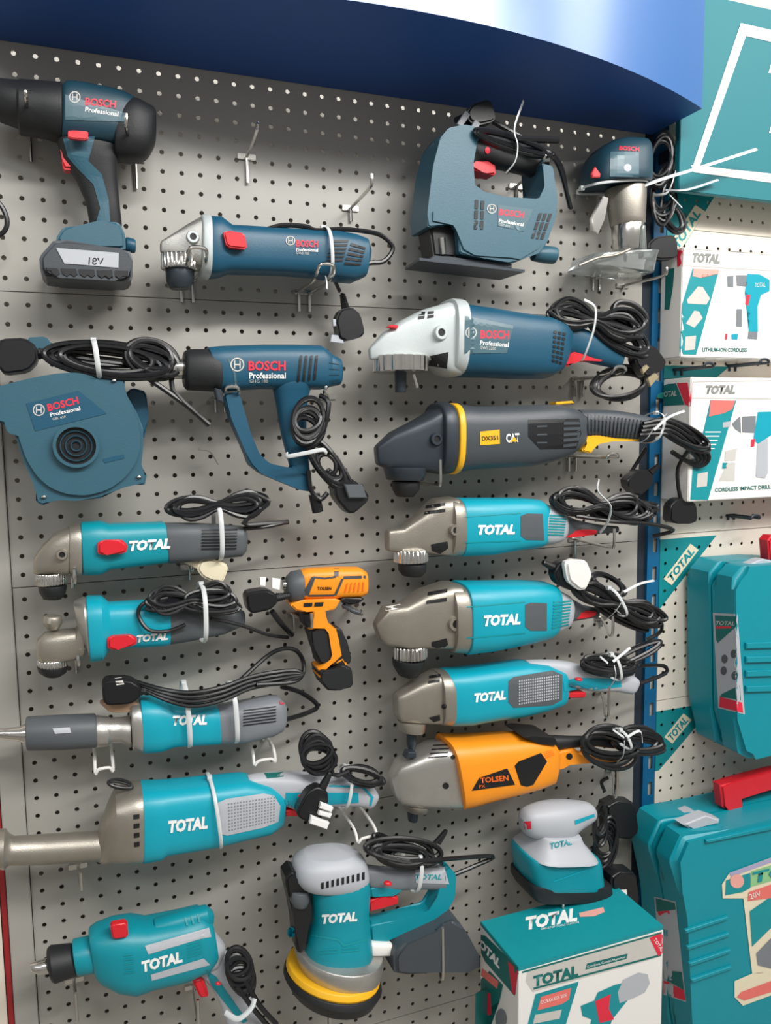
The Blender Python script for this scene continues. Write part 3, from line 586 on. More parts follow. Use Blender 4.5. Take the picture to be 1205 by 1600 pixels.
loft('rear_cap', 'lgrey', [(836, 783, 836, 852), (860, 790, 858, 850), (876, 800, 872, 846), (886, 812, 882, 838)], e=3, k=.9)
decal('side_cover', 'dgrey', K((600, 138), (625, 128), (685, 130), (690, 232), (622, 230), (600, 215)), .0008); vents(*K((712, 130), (778, 135), (705, 215), (765, 218)), 1, 8, 1, .55, 'tealp')
decal('panel_line', 'tealp', [K((385, 140), (600, 125), (600, 129), (385, 144))[i] for i in range(4)], .0006); decal('panel_line', 'tealp', K((385, 240), (600, 232), (600, 236), (385, 244)), .0006)
total('whitep', *K((435, 208), (578, 206)), 13.5)
loft('handle', 'dgrey', [(876, 800, 874, 842), (900, 812, 898, 838), (940, 820, 940, 834), (966, 822, 966, 832)], e=2.6, k=.8, smooth=2)
slab('paddle_switch', 'red', K((762, 222), (775, 188), (888, 190), (884, 208), (800, 218)), D=.08, t=.012, bev=.002)
coil(940, 790, 80, 28, 8, 6, .10, 31, True, spread=.3); coil(975, 800, 62, 20, -4, 4, .09, 33, False, spread=.4); tube('power_cord', 'cord', [(900, 806, .11), (960, 815, .12), (1010, 818, .11), (1052, 828, .1), (1020, 838, .08)], .0034)
tube('cable_tie', 'tie', [(936, 750, .13), (935, 768, .14), (954, 790, .14), (950, 815, .13), (938, 832, .11)], .003, flat=.4)
p = plug(1000, 752, 140, 40, 34, D=.06)
hook1(897, 842, (960, 826), .12, 'chrome peg hook under the handle of the topmost large teal grinder', 30)
K = crop(570, 870, 2.51)
thing('angle_grinder', 'large teal grinder with grey vented rear cap and white plug on its lead', 'grinder', (760, 1015), .08)
loft('gear_head', 'silver2', [(584, 975, 592, 1000), (602, 948, 600, 1006), (630, 942, 628, 1010), (660, 922, 660, 1010), (697, 910, 700, 1010), (712, 910, 712, 1012)], e=5, k=.68)
loft('collar', 'silver2', [(695, 912, 697, 1016), (719, 912, 719, 1018)], e=3, k=.85)
vents(*K((245, 130), (330, 112), (235, 195), (325, 185)), 1, 2, .9, .4); decal('head_opening', 'ink', K((262, 335), (322, 320), (328, 345), (300, 365), (262, 352)), .0008); boss(711, 974, 12, 'silver2')
knurl('guard_clamp', 'steel', 616, 666, 1008, 1028); lathe('spindle_nut', 'black', [(614, 662, 1030), (616, 660, 1042), (624, 652, 1056)])
decal('spindle_lock', 'white', K((82, 195), (140, 185), (132, 205), (82, 212)), .001)
loft('motor_housing', 'teal', [(717, 909, 719, 1019), (760, 909, 760, 1014), (814, 908, 812, 1004), (852, 909, 848, 996), (864, 914, 860, 988)], e=3.4)
loft('rear_cap', 'lgrey', [(848, 914, 848, 990), (868, 920, 865, 986), (884, 928, 880, 980), (893, 940, 889, 970)], e=3, k=.92)
decal('side_cover', 'dgrey', K((630, 188), (650, 180), (715, 182), (715, 290), (650, 290), (630, 275)), .0008); vents(*K((742, 172), (812, 168), (735, 285), (800, 272)), 1, 9, 1, .55, 'tealp')
decal('panel_line', 'tealp', K((400, 195), (630, 175), (630, 180), (400, 200)), .0006); decal('panel_line', 'tealp', K((400, 318), (630, 298), (630, 303), (400, 323)), .0006)
total('whitep', *K((468, 270), (612, 262)), 15)
loft('handle', 'dgrey', [(884, 930, 882, 972), (910, 945, 908, 968), (935, 950, 935, 964)], e=2.6, k=.8)
slab('paddle_switch', 'red', K((800, 243), (812, 210), (905, 212), (898, 232), (840, 240)), D=.08, t=.012, bev=.002)
coil(975, 958, 52, 26, 28, 3, .09, 43, False, spread=.4); coil(965, 945, 76, 30, 22, 7, .10, 41, True, spread=.3, post=[(1028, 960, .09), (1034, 985, .08), (1010, 1000, .07)]); coil(950, 915, 30, 16, 30, 3, .09, 42, False)
p = plug(888, 897, 25, 46, 44, D=.10, m='blackp'); slab('plug_back', 'white', K((782, 20), (820, 10), (868, 14), (892, 70), (868, 125), (840, 132), (795, 95)), D=.118, t=.008, bev=.004, parent=p)
tie(950, 918, 972, 962, D=.11, hd=.022, tails=[[(975, 925, .135), (1000, 912, .12), (1022, 907, .1)], [(972, 940, .135), (962, 955, .13), (950, 966, .11)]])
hook1(938, 965, (958, 962), .115, 'chrome peg hook under the lead of the teal grinder with the white plug', 14)
# ------------------------------------------------------------------ teal polisher with grille (right) and long teal grinder
K = crop(590, 1000, 2.564)
thing('angle_grinder', 'teal polisher with honeycomb side grille and grey loop handle, above the orange polisher', 'grinder', (760, 1128), .08)
loft('gear_head', 'silver2', [(617, 1086, 618, 1118), (626, 1080, 624, 1126), (650, 1064, 650, 1127), (678, 1050, 680, 1127), (696, 1048, 696, 1128)], e=5, k=.68)
loft('collar', 'silver2', [(680, 1047, 682, 1129), (698, 1047, 700, 1130)], e=3, k=.85); decal('screw', 'ink', disc(694, 1104, 4), .001)
vents(*K((205, 138), (255, 130), (200, 180), (252, 172)), 1, 2, .9, .5); decal('head_opening', 'ink', K((205, 312), (250, 300), (252, 322), (225, 330)), .0008)
lathe('guard_clamp', 'silver2', [(622, 664, 1126), (624, 662, 1142)]); lathe('spindle', 'graphite', [(636, 650, 1140), (636, 650, 1162), (640, 647, 1176)])
loft('motor_housing', 'teal', [(693, 1047, 697, 1130), (728, 1044, 728, 1129), (770, 1039, 766, 1122), (816, 1033, 808, 1116), (850, 1036, 846, 1108), (876, 1046, 874, 1100), (884, 1056, 882, 1090)], e=3.6, k=.8)
decal('side_frame', 'dgrey', K((525, 165), (545, 148), (700, 122), (742, 140), (740, 240), (700, 262), (545, 272), (525, 250)), .0007); vents(*K((565, 160), (728, 138), (565, 262), (728, 238)), 18, 9, .62, .62, 'lgrey', 'grille')
total('whitep', *K((390, 248), (515, 236)), 12.5)
loft('handle', 'lgrey', [(822, 1032, 830, 1060), (850, 1031, 858, 1062), (890, 1034, 894, 1074), (930, 1045, 930, 1080), (964, 1051, 962, 1080), (990, 1056, 984, 1084), (998, 1064, 992, 1078)], k=.8, e=2.8, smooth=2)
decal('handle_inlay', 'teal', K((745, 168), (800, 150), (975, 158), (978, 188), (800, 208), (748, 205)), .0009)
loft('lock_button', 'red', [(898, 1063, 910, 1063), (899, 1059, 909, 1059)], D=.112, k=.8, e=2); slab('paddle_switch', 'red', K((750, 207), (830, 205), (826, 228), (755, 230)), D=.08, t=.012, bev=.002)
coil(950, 1042, 48, 26, 5, 6, .10, 51, False, spread=.4, post=[(1000, 1040, .09), (1036, 1040, .08), (1040, 1052, .08), (1000, 1068, .08)]); coil(995, 1022, 44, 10, -25, 3, .095, 52, False)
tie(954, 1022, 962, 1062, D=.12, hd=.02, tails=[[(958, 1034, .142), (985, 1012, .14)], [(960, 1040, .142), (962, 1058, .14), (950, 1078, .12)], [(950, 1036, .14), (938, 1026, .14)]])
hook1(938, 1078, (952, 1074), .12, 'chrome peg hook under the handle of the teal polisher with the grille', 6)
K = crop(0, 1140, 1.9435)
thing('straight_grinder', 'long teal tool with steel spindle neck and pale mesh side grille, lower left', 'grinder', (260, 1338), .08)
loft('spindle_neck', 'silver2', [(-30, 1300, -30, 1352), (8, 1297, 8, 1356), (14, 1304, 14, 1350), (22, 1308, 22, 1350), (70, 1305, 70, 1349), (150, 1300, 152, 1344), (160, 1298, 160, 1346)], k=1, e=2)
loft('gear_head', 'silver2', [(152, 1304, 154, 1344), (168, 1262, 166, 1344), (180, 1238, 182, 1342), (205, 1228, 205, 1340), (222, 1226, 222, 1339)], e=3.2, k=.85)
decal('head_slots', 'ink', quadgrid((206, 1270), (220, 1268), (208, 1328), (220, 1326), 1, 4, .7, .5), .001); coil(188, 1226, 20, 8, 10, 2, .08, 60, False, r=.002, name='strap')
loft('motor_housing', 'teal', [(219, 1227, 221, 1339), (250, 1226, 250, 1334), (262, 1225, 258, 1328), (340, 1217, 335, 1316), (380, 1213, 376, 1306), (420, 1222, 418, 1298), (444, 1236, 440, 1286)], e=3.6, k=.8)
decal('side_frame', 'lgrey', K((662, 222), (690, 210), (800, 194), (832, 200), (852, 232), (846, 280), (800, 298), (690, 322), (664, 316)), .0007); vents(*K((690, 222), (838, 202), (692, 312), (836, 280)), 16, 9, .45, .45, 'grey', 'grille')
total('whitep', *K((514, 312), (632, 298)), 17)
loft('handle', 'lgrey', [(386, 1213, 400, 1240), (410, 1209, 420, 1246), (462, 1207, 458, 1262), (510, 1212, 506, 1258), (560, 1218, 556, 1258), (584, 1230, 576, 1262), (592, 1244, 584, 1258)], k=.8, e=2.8, smooth=2)
decal('handle_inlay', 'teal', K((868, 192), (1088, 192), (1090, 222), (880, 238), (866, 225)), .0009); decal('handle_line', 'teal', K((1000, 168), (1105, 172), (1135, 205), (1128, 232), (1122, 230), (1126, 206), (1100, 178), (1000, 174)), .0009)
decal('power_indicator', 'green', K((802, 132), (860, 128), (862, 142), (812, 148)), .001)
loft('lock_button', 'red', [(465, 1246, 477, 1246), (466, 1242, 476, 1242)], D=.112, k=.8, e=2); slab('paddle_switch', 'red', K((866, 240), (905, 240), (905, 258), (866, 258)), D=.08, t=.012, bev=.001)
tie(327, 1214, 341, 1316, hd=.045); tie(543, 1198, 533, 1258, hd=.03)
coil(497, 1182, 26, 38, -20, 5, .10, 61, False, spread=.3, post=[(520, 1210, .11), (545, 1205, .11)]); coil(566, 1212, 34, 14, 15, 5, .10, 62, False, spread=.3)
p = plug(490, 1256, 118, 58, 40, D=.125, t=.010)
for q in (K((975, 222), (1012, 236), (1006, 250), (970, 238)), K((970, 246), (1008, 256), (1002, 268), (966, 258)), K((945, 262), (1000, 282), (992, 302), (940, 284))): slab('pin', 'whitep', q, D=.14, t=.004, bev=.001, it=0, parent=p)
hook2(541, 1254, .03, .10, -.012, .002, 'white wire hook below the rear handle of the long teal grinder', 'white', .0022, 'white wire hooks on the grey board')
hook1(122, 1352, (126, 1364), .07, 'short chrome peg hook under the steel neck of the long teal tool', 4)
# ------------------------------------------------------------------ orange polisher
K = crop(590, 1110, 2.564)
thing('angle_grinder', 'orange polisher with silver gear head and black handle, lowest in the right stack', 'grinder', (770, 1250), .08)
loft('gear_head', 'silver', [(608, 1212, 614, 1240), (622, 1190, 622, 1252), (645, 1178, 640, 1255), (674, 1162, 674, 1256), (705, 1160, 705, 1256), (722, 1164, 722, 1256)], e=5, k=.68)
vents(*K((218, 132), (300, 128), (190, 198), (290, 190)), 1, 4, .8, .3); decal('screw', 'ink', disc(708, 1183, 3.5), .001); decal('boss', 'ink', disc(697, 1228, 5), .001)
lathe('spindle_flange', 'silver2', [(628, 673, 1254), (634, 668, 1266)]); lathe('spindle', 'graphite', [(637, 653, 1264), (638, 652, 1283)])
slab('spindle_lock', 'graphite', K((110, 190), (120, 165), (150, 165), (152, 185)), D=.09, t=.008, bev=.001, it=0)
loft('motor_housing', 'orange', [(694, 1152, 712, 1256), (722, 1152, 732, 1252), (760, 1150, 760, 1245), (800, 1148, 800, 1236), (830, 1147, 832, 1228), (856, 1152, 856, 1220), (870, 1170, 866, 1206)], e=3.6, k=.8)
slab('top_cover', 'blackp', K((560, 94), (600, 90), (690, 96), (705, 128), (625, 122), (600, 108)), D=.08, t=.03, bev=.003)
decal('label', 'ink', K((408, 270), (520, 232), (552, 298), (378, 322)), .0009); text('TOLSEN', 'amber', *K((412, 291), (526, 280)), 8, bold=.03, lift=.0016); text('PX', 'amber', *K((408, 312), (432, 309)), 5, lift=.0016)
decal('side_cover', 'blackp', K((550, 222), (565, 205), (655, 170), (680, 205), (625, 298), (600, 306), (575, 300)), .0009)
vents(*K((665, 165), (700, 155), (672, 195), (712, 180)), 1, 4, 1, .3, 'amber')
slab('handle_bracket', 'orange', K((690, 250), (720, 160), (790, 148), (800, 185), (850, 178), (960, 190), (1010, 182), (995, 218), (950, 215), (850, 205), (745, 215)), D=.08, t=.012, bev=.003)
loft('handle', 'black', [(856, 1149, 866, 1172), (890, 1150, 892, 1168), (930, 1150, 930, 1166), (966, 1150, 966, 1170)], k=.9, e=2.2)
decal('pivot_pin', 'ink', disc(890, 1182, 5), .0009)
coil(950, 1168, 46, 34, 10, 5, .10, 71, False, spread=.35); coil(998, 1160, 42, 22, 5, 5, .09, 72, False, spread=.3)
tie(968, 1140, 978, 1168, D=.115, hd=.02, tails=[[(975, 1152, .138), (958, 1140, .14)], [(980, 1152, .138), (1000, 1142, .14), (1004, 1160, .135)], [(976, 1158, .138), (974, 1180, .13), (965, 1190, .11)]])
tube('power_cord', 'cord', [(962, 1185, .08), (964, 1210, .07), (964, 1230, .06)], .0032)
slab('plug', 'blackp', [(944, 1258), (960, 1250), (990, 1252), (996, 1298), (984, 1310), (948, 1306)], D=.055, t=.015, bev=.004); tube('power_cord', 'cord', [(945, 1236, .06), (940, 1222, .06), (950, 1215, .06)], .003)
hook1(955, 1200, (965, 1192), .1, 'chrome peg hook under the handle of the orange polisher', 8)
# ------------------------------------------------------------------ blower
K = crop(0, 500, 3.544)
thing('blower', 'slate blue blower with round volute housing at the left edge', 'blower', (124, 778), .075)
slab('rear_handle', 'bblue', [(190, 620), (206, 606), (228, 612), (232, 650), (224, 690), (200, 660)], D=.04, t=.014, bev=.004)
slab('cover_flange', 'bblue2', K((560, 330), (600, 315), (640, 298), (690, 330), (690, 420), (760, 520), (790, 600), (792, 700), (770, 800), (812, 860), (800, 912), (690, 912), (560, 985), (420, 1000), (320, 985), (235, 1025), (200, 1005), (200, 905), (130, 780), (85, 600), (0, 568), (-180, 545), (-180, 360), (0, 368), (150, 328), (300, 300), (430, 290)), D=.088, t=.012, bev=.003, q=.06)
slab('volute_housing', 'bblue2', K((-180, 372), (0, 374), (80, 352), (150, 332), (300, 302), (420, 294), (520, 318), (630, 385), (715, 470), (765, 580), (775, 690), (748, 790), (690, 870), (600, 935), (480, 968), (370, 960), (280, 925), (210, 865), (150, 770), (115, 670), (90, 585), (0, 555), (-180, 540)), D=.075, t=.030, bev=.009, it=2, q=.2, seg=4)
decal('recess', 'bblue', K((145, 462), (435, 392), (592, 518), (195, 615)), .0007)
brand(*K((215, 498))[0], 9.5, *K((268, 505), (438, 462)), 11, *K((280, 535), (446, 498)), 6, *K((292, 555), (365, 540)), 3.5, 'GBL 620')
cx, cy = K((422, 697))[0]; c = W(cx, cy, .108)
bm = bmesh.new(); ns = 32; prof = [(.0262, -.100), (.0262, -.113), (.0225, -.113), (.0225, -.1052)]; rr = [[bm.verts.new((c.x + r * math.cos(2 * math.pi * k / ns), y, c.z + r * math.sin(2 * math.pi * k / ns))) for k in range(ns)] for r, y in prof]
for i in range(3):
    for k in range(ns): bm.faces.new((rr[i][k], rr[i][(k + 1) % ns], rr[i + 1][(k + 1) % ns], rr[i + 1][k]))
link('intake_ring', bm, 'bblue2')
bm = bmesh.new(); bm.faces.new([bm.verts.new((c.x + .0226 * math.cos(2 * math.pi * k / ns), -.1056, c.z + .0226 * math.sin(2 * math.pi * k / ns))) for k in range(ns)]); g = link('intake_opening', bm, 'ink', smooth=False)
for r in (.006, .012, .018): link('intake_grille', sweep([Vector((c.x + r * math.cos(t), -.108, c.z + r * math.sin(t))) for t in [2 * math.pi * k / 28 for k in range(28)]], .0011, 6, closed=True), 'bdark', g)
for x, y in ((178, 596.5), (217, 747), (68.6, 778)): loft('screw', 'steel', [(x - 5, y, x + 5, y), (x - 4, y - 4, x + 4, y - 4)], D=.101, hd=.0035, k=1, e=2)
decal('embossed_mark', 'bblue', K((568, 770), (685, 745), (690, 765), (580, 792)), .0007)
coil(170, 563, 108, 28, 6, 8, .07, 81, False, spread=.42, pre=[(60, 548, .06)], post=[(270, 610, .09), (327, 664, .09)], thick=.03); coil(235, 565, 46, 32, 20, 4, .085, 82, False, spread=.4)
tube('power_cord', 'cord', [(230, 590, .09), (262, 612, .09), (300, 640, .09), (326, 664, .08)], .0034)
slab('air_nozzle', 'bblue2', [(42, 528), (72, 526), (86, 545), (48, 550)], D=.05, t=.01, bev=.002)
tie(146, 532, 155, 592, D=.09, hd=.03, w=.003)
plug(28, 556, 175, 62, 56, D=.08, t=.016)
tube('wire_loop', 'chrome', [(327, 664, .08), (333, 685, .05), (310, 702, .04), (328, 706, .04), (341, 726, .03)], .0006, sub=4)
# ------------------------------------------------------------------ heat gun
K = crop(270, 520, 3.766)
thing('heat_gun', 'deep blue heat gun with black nose and looped handle guard', 'heat gun', (480, 760), .08)
loft('nozzle', 'steel', [(268, 560, 268, 592), (292, 560, 292, 592)], k=1, e=2)
loft('nose_shroud', 'black', [(287, 549, 287, 604), (294, 546, 293, 610), (326, 545, 336, 612), (342, 548, 346, 614)], e=2.4, k=.95)
loft('motor_housing', 'bblue', [(322, 543, 342, 612), (346, 541, 362, 611), (408, 539, 408, 608), (455, 539, 455, 609), (498, 540, 500, 609), (514, 550, 514, 606)], e=3, k=.85)
loft('rear_cap', 'bblue', [(508, 550, 508, 606), (529, 560, 529, 602), (532, 564, 532, 598)], e=3, k=.9); vents((515, 562), (531, 565), (515, 600), (531, 598), 1, 4, 1, .12, 'bdark')
slab('handle_guard', 'bblue', K((290, 360), (385, 345), (405, 420), (448, 570), (492, 715), (560, 778), (690, 806), (705, 780), (800, 850), (812, 935), (750, 925), (640, 880), (520, 830), (450, 775), (420, 690), (345, 520)), t=.013, bev=.004, q=.12)
loft('handle', 'bblue', [(425, 598, 490, 596), (432, 630, 480, 622), (440, 680, 478, 676), (451, 722, 482, 718), (458, 752, 486, 762)], k=.8, e=2.6, smooth=2)
slab('nose_clip', 'graphite', K((245, 325), (285, 335), (298, 410), (262, 400)), D=.1, t=.008, bev=.001, it=0)
decal('panel_line', 'slate', K((318, 150), (330, 150), (372, 240), (380, 330), (368, 330), (358, 240)), .0006)
brand(*K((380, 187))[0], 11, *K((446, 220), (665, 220)), 14, *K((450, 268), (665, 268)), 9, *K((452, 294), (560, 294)), 5, 'GHG 180')
vents(*K((742, 125), (865, 125), (720, 300), (850, 285)), 4, 1, .45, .9)
coil(480, 664, 26, 40, 12, 6, .11, 91, False, spread=.35, pre=[(500, 618, .1), (514, 630, .11)]); coil(510, 722, 18, 52, -38, 5, .10, 92, False, spread=.3)
tube('power_cord', 'cord', [(482, 735, .1), (486, 765, .1), (500, 780, .1), (512, 770, .1)], .0034); tube('cord_sleeve', 'blackp', [(491, 772, .09), (497, 800, .09)], .008, sub=2)
p = plug(545, 772, 48, 54, 44, D=.10, t=.014, m='blackp'); slab('plug_back', 'dgrey', [(538, 757), (566, 757), (573, 778), (545, 778)], D=.118, t=.004, bev=.001, it=0, parent=p)
tube('cable_tie', 'tie', [(448, 708, .12), (450, 713, .125), (478, 708, .13), (504, 703, .13), (510, 708, .125)], .0028, flat=.5)
hook2(343, 622, .018, .10, .005, .02, 'chrome double hook under the black nose of the heat gun')
hook1(512, 620, (509, 604), .11, 'chrome peg hook behind the grip of the heat gun', 6)
# ------------------------------------------------------------------ teal slim grinders, left
K = crop(30, 750, 2.739)
thing('angle_grinder', 'slim teal grinder with red switch and dark grey rear, just below the blower', 'grinder', (250, 896), .07)
loft('gear_head', 'silver2', [(52, 872, 52, 896), (66, 852, 60, 897), (84, 834, 82, 896), (110, 822, 108, 898)], e=3.2, k=.85); loft('collar', 'silver2', [(108, 820, 108, 898), (128, 818, 129, 899)], e=3, k=.85)
boss(97, 866, 8, 'silver2')
knurl('guard_clamp', 'steel', 55, 103, 895, 913); lathe('spindle_nut', 'black', [(59, 105, 914), (61, 103, 926), (68, 96, 936)])
loft('motor_housing', 'teal2', [(126, 816, 130, 898), (157, 814, 159, 896), (170, 818, 172, 889), (254, 815, 256, 880), (272, 828, 270, 876)], e=3.2)
loft('rear_housing', 'dgrey', [(256, 817, 262, 880), (300, 817, 300, 877), (340, 819, 338, 873), (378, 822, 376, 869), (386, 832, 384, 862)], e=3.2)
vents(*K((782, 208), (935, 205), (780, 302), (930, 300)), 1, 7, 1, .5); slab('slide_switch', 'red', K((335, 270), (360, 258), (440, 256), (465, 280), (458, 312), (360, 322), (335, 312)), D=.102, t=.006, bev=.003)
total('whitep', *K((472, 302), (648, 290)), 14)
coil(342, 790, 80, 26, -4, 6, .075, 101, True, spread=.3, post=[(380, 818, .09), (420, 818, .08), (450, 816, .07)]); tube('power_cord', 'cord', [(380, 826, .08), (420, 822, .08), (450, 815, .07)], .0032)
tie(339, 788, 342, 874, hd=.034, w=.003); p = plug(331, 890, 20, 46, 34, D=.07, m='creamp', t=.010)
hook1(112, 893, (116, 890), .1, 'chrome peg hook under the head of the slim teal grinder', 26); hook1(296, 886, (300, 884), .05, 'chrome peg hook under the body of the slim teal grinder', 20)
K = crop(40, 870, 2.869)
thing('angle_grinder', 'slim teal grinder, second below the blower, mostly covered by its black lead', 'grinder', (250, 1030), .07)
loft('gear_head', 'silver2', [(57, 1000, 57, 1028), (70, 988, 66, 1036), (95, 984, 92, 1036), (118, 982, 118, 1030), (130, 960, 132, 1024)], e=3, k=.85)
loft('collar', 'silver', [(114, 940, 122, 986), (130, 934, 138, 1022), (144, 936, 144, 1024)], e=2.8, k=.85); lathe('head_knob', 'silver2', [(68, 96, 962), (66, 98, 972), (74, 92, 984)])
knurl('guard_clamp', 'steel', 58, 106, 1030, 1042); lathe('spindle_nut', 'black', [(57, 107, 1040), (60, 104, 1050), (70, 94, 1057)])
loft('motor_housing', 'teal', [(134, 932, 141, 1032), (158, 932, 160, 1029), (170, 941, 173, 1012), (253, 937, 256, 1008), (268, 942, 270, 1004)], e=3)
loft('rear_housing', 'dgrey', [(256, 940, 262, 1006), (300, 944, 300, 1000), (350, 950, 350, 990), (382, 954, 382, 976)], e=3)
slab('slide_switch', 'red', K((365, 365), (390, 355), (470, 350), (500, 365), (495, 395), (400, 418), (368, 410)), D=.098, t=.006, bev=.003); total('whitep', *K((500, 382), (640, 370)), 10)
coil(300, 936, 84, 30, -4, 5, .10, 111, True, spread=.4, r=.0028); coil(330, 945, 52, 24, 4, 4, .10, 112, False, spread=.4, r=.0028)
tube('power_cord', 'cord', [(262, 934, .1), (226, 942, .1), (216, 960, .1), (232, 984, .105), (262, 986, .1), (290, 976, .1)], .0026); tube('power_cord', 'cord', [(330, 966, .1), (380, 978, .09), (420, 992, .08), (450, 996, .06)], .0026)
tie(314, 912, 316, 1000, D=.09, hd=.04, w=.003); p = plug(408, 938, 170, 48, 34, D=.085, t=.014)
for q in (K((1050, 92), (1078, 92), (1074, 132), (1050, 128)), K((1105, 95), (1142, 100), (1138, 150), (1104, 140))): slab('pin', 'whitep', q, D=.09, t=.003, bev=.0006, it=0, parent=p)
tube('power_cord', 'cord', [(425, 955, .08), (440, 975, .07), (456, 992, .05)], .004)
hook1(118, 1012, (122, 1024), .1, 'chrome peg hook under the head of the lead-covered slim teal grinder', 40)
# ------------------------------------------------------------------ orange impact wrench
K = crop(380, 870, 5.477)
thing('impact_wrench', 'orange and black cordless impact wrench with grey nose, in the centre', 'impact wrench', (520, 1075), .07)
loft('anvil', 'steel', [(440, 906, 440, 922), (452, 906, 452, 922)], k=1, e=2); loft('nose', 'dgrey', [(446, 903, 446, 934), (456, 893, 454, 940), (472, 890, 470, 941)], k=.95, e=2.2)
loft('motor_housing', 'orange', [(467, 892, 470, 934), (480, 888, 480, 935), (520, 886, 520, 934), (560, 886, 560, 932), (570, 892, 570, 928), (573, 900, 573, 922)], e=3.4)
for q in (K((585, 172), (622, 172), (562, 330), (505, 330)), K((600, 166), (700, 178), (700, 192), (598, 182)), K((700, 178), (790, 163), (798, 178), (700, 192)), K((780, 97), (820, 97), (818, 166), (780, 166)), K((860, 166), (1050, 160), (1050, 184), (858, 190)), K((842, 188), (862, 188), (800, 330), (776, 330)), K((560, 326), (780, 322), (780, 338), (555, 342))): decal('stripe', 'charcoal', q, .0008)
text('TOLSEN', 'ink', *K((635, 283), (755, 283)), 4.5, bold=.03); vents(*K((880, 215), (1045, 205), (850, 315), (1045, 305)), 5, 1, .3, .8, 'amber')
slab('front_bracket', 'orange', K((388, 400), (500, 360), (830, 350), (770, 445), (690, 450), (500, 462), (440, 450)), t=.018, bev=.003); vents(*K((510, 395), (700, 385), (510, 430), (690, 425)), 2, 1, .8, .9)
slab('motor_base', 'blackp', K((830, 345), (1025, 345), (990, 380), (900, 405), (820, 380)), t=.02, bev=.003)
slab('trigger', 'blackp', K((500, 470), (590, 460), (600, 590), (540, 605), (500, 560)), D=.072, t=.011, bev=.003)
slab('handle', 'black', K((545, 615), (690, 590), (720, 600), (830, 600), (880, 720), (915, 880), (905, 910), (640, 925), (600, 760)), t=.016, bev=.006)
slab('handle_spine', 'orange', K((590, 455), (690, 448), (705, 560), (780, 600), (805, 700), (830, 835), (760, 900), (660, 965), (740, 960), (720, 1030), (640, 1020), (635, 1005), (700, 1000), (715, 965), (640, 970), (628, 945), (740, 870), (755, 830), (725, 640), (690, 595), (550, 612), (590, 590)), D=.072, t=.017, bev=.002, it=0)
b = slab('battery', 'black', K((640, 950), (760, 960), (830, 900), (912, 940), (922, 1095), (780, 1128), (695, 1122), (655, 1030)), t=.026, bev=.005); decal('battery_clip', 'orange', K((770, 935), (850, 885), (905, 945), (918, 925), (880, 930), (852, 872), (765, 920)), .0009, b)
tube('belt_hook', 'charcoal', [(536, 945, .08), (550, 954, .09), (562, 958, .09)], .003)
hook1(458, 960, (487, 958), .095, 'chrome peg hook in front of the impact wrench trigger', 26); hook1(548, 944, (566, 952), .08, 'chrome peg hook under the rear of the impact wrench', 6)
# ------------------------------------------------------------------ straight die grinder
K = crop(0, 1000, 2.317)
thing('straight_grinder', 'straight teal grinder with dark grey front sleeve, ribbed grey rear and two white ties', 'grinder', (260, 1170), .07)
loft('collet', 'steel', [(-12, 1140, -12, 1153), (8, 1138, 8, 1155), (30, 1136, 30, 1158), (42, 1130, 42, 1162)], k=1, e=2); loft('front_sleeve', 'dgrey', [(40, 1121, 42, 1171), (95, 1118, 96, 1170), (150, 1116, 152, 1166)], k=1, e=2.2)
decal('label', 'lgrey', K((190, 320), (252, 316), (258, 336), (200, 340)), .0008)
loft('metal_neck', 'silver', [(149, 1118, 150, 1166), (158, 1119, 158, 1166), (168, 1120, 168, 1165), (172, 1122, 172, 1160), (190, 1121, 190, 1160), (204, 1118, 204, 1168)], k=1, e=2); loft('collar', 'silver', [(203, 1096, 206, 1168), (222, 1094, 224, 1172)], k=.9)
loft('motor_housing', 'teal', [(218, 1090, 222, 1173), (246, 1090, 250, 1171), (268, 1098, 272, 1164), (342, 1103, 344, 1160)], e=3); loft('rear_housing', 'grey', [(338, 1103, 342, 1160), (380, 1096, 382, 1158), (420, 1088, 424, 1148), (434, 1088, 440, 1140), (446, 1098, 446, 1130)], e=3)
vents(*K((882, 250), (1000, 235), (880, 315), (1000, 300)), 1, 6, 1, .4); decal('indicator', 'redprint', disc(441, 1097, 4), .001); total('whitep', *K((626, 308), (750, 304)), 14)
tie(287, 1066, 294, 1163, hd=.035, w=.0032); tie(360, 1068, 366, 1156, hd=.035, w=.0032)
for i in range(4): tube('power_cord', 'cord', [(215, 1066 + i * 2, .08), (258, 1078 + i * 5, .1), (300, 1082 + i * 7, .108), (345, 1074 + i * 7, .105), (390, 1058 + i * 6, .09), (430, 1050 + i * 6, .08), (462, 1048 + i * 4, .08), (474, 1054, .08)], .003)
tube('power_cord', 'cord', [(367, 1071, .08), (414, 1028, .06), (440, 1014, .06), (462, 1016, .06), (474, 1034, .06), (472, 1055, .07), (455, 1066, .08), (400, 1070, .09)], .0032); tube('power_cord', 'cord', [(440, 1073, .07), (470, 1082, .06), (496, 1102, .06), (480, 1114, .06), (444, 1125, .07)], .0034)
p = plug(190, 1080, 178, 60, 40, D=.085, t=.014); slab('plug_wrapper', 'brown', K((355, 222), (500, 225), (510, 255), (400, 262)), D=.075, t=.008, bev=.001, parent=p); decal('plug_fuse_cover', 'palep', K((415, 138), (440, 134), (450, 160), (422, 164)), .001)
hook2(160, 1160, .022, .06, -.018, .004, 'white wire hook under the neck of the straight teal grinder', 'white', .0022, 'white wire hooks on the grey board'); hook2(400, 1152, .03, .06, -.016, .004, 'white wire hook under the ribbed rear of the straight teal grinder', 'white', .0022, 'white wire hooks on the grey board')
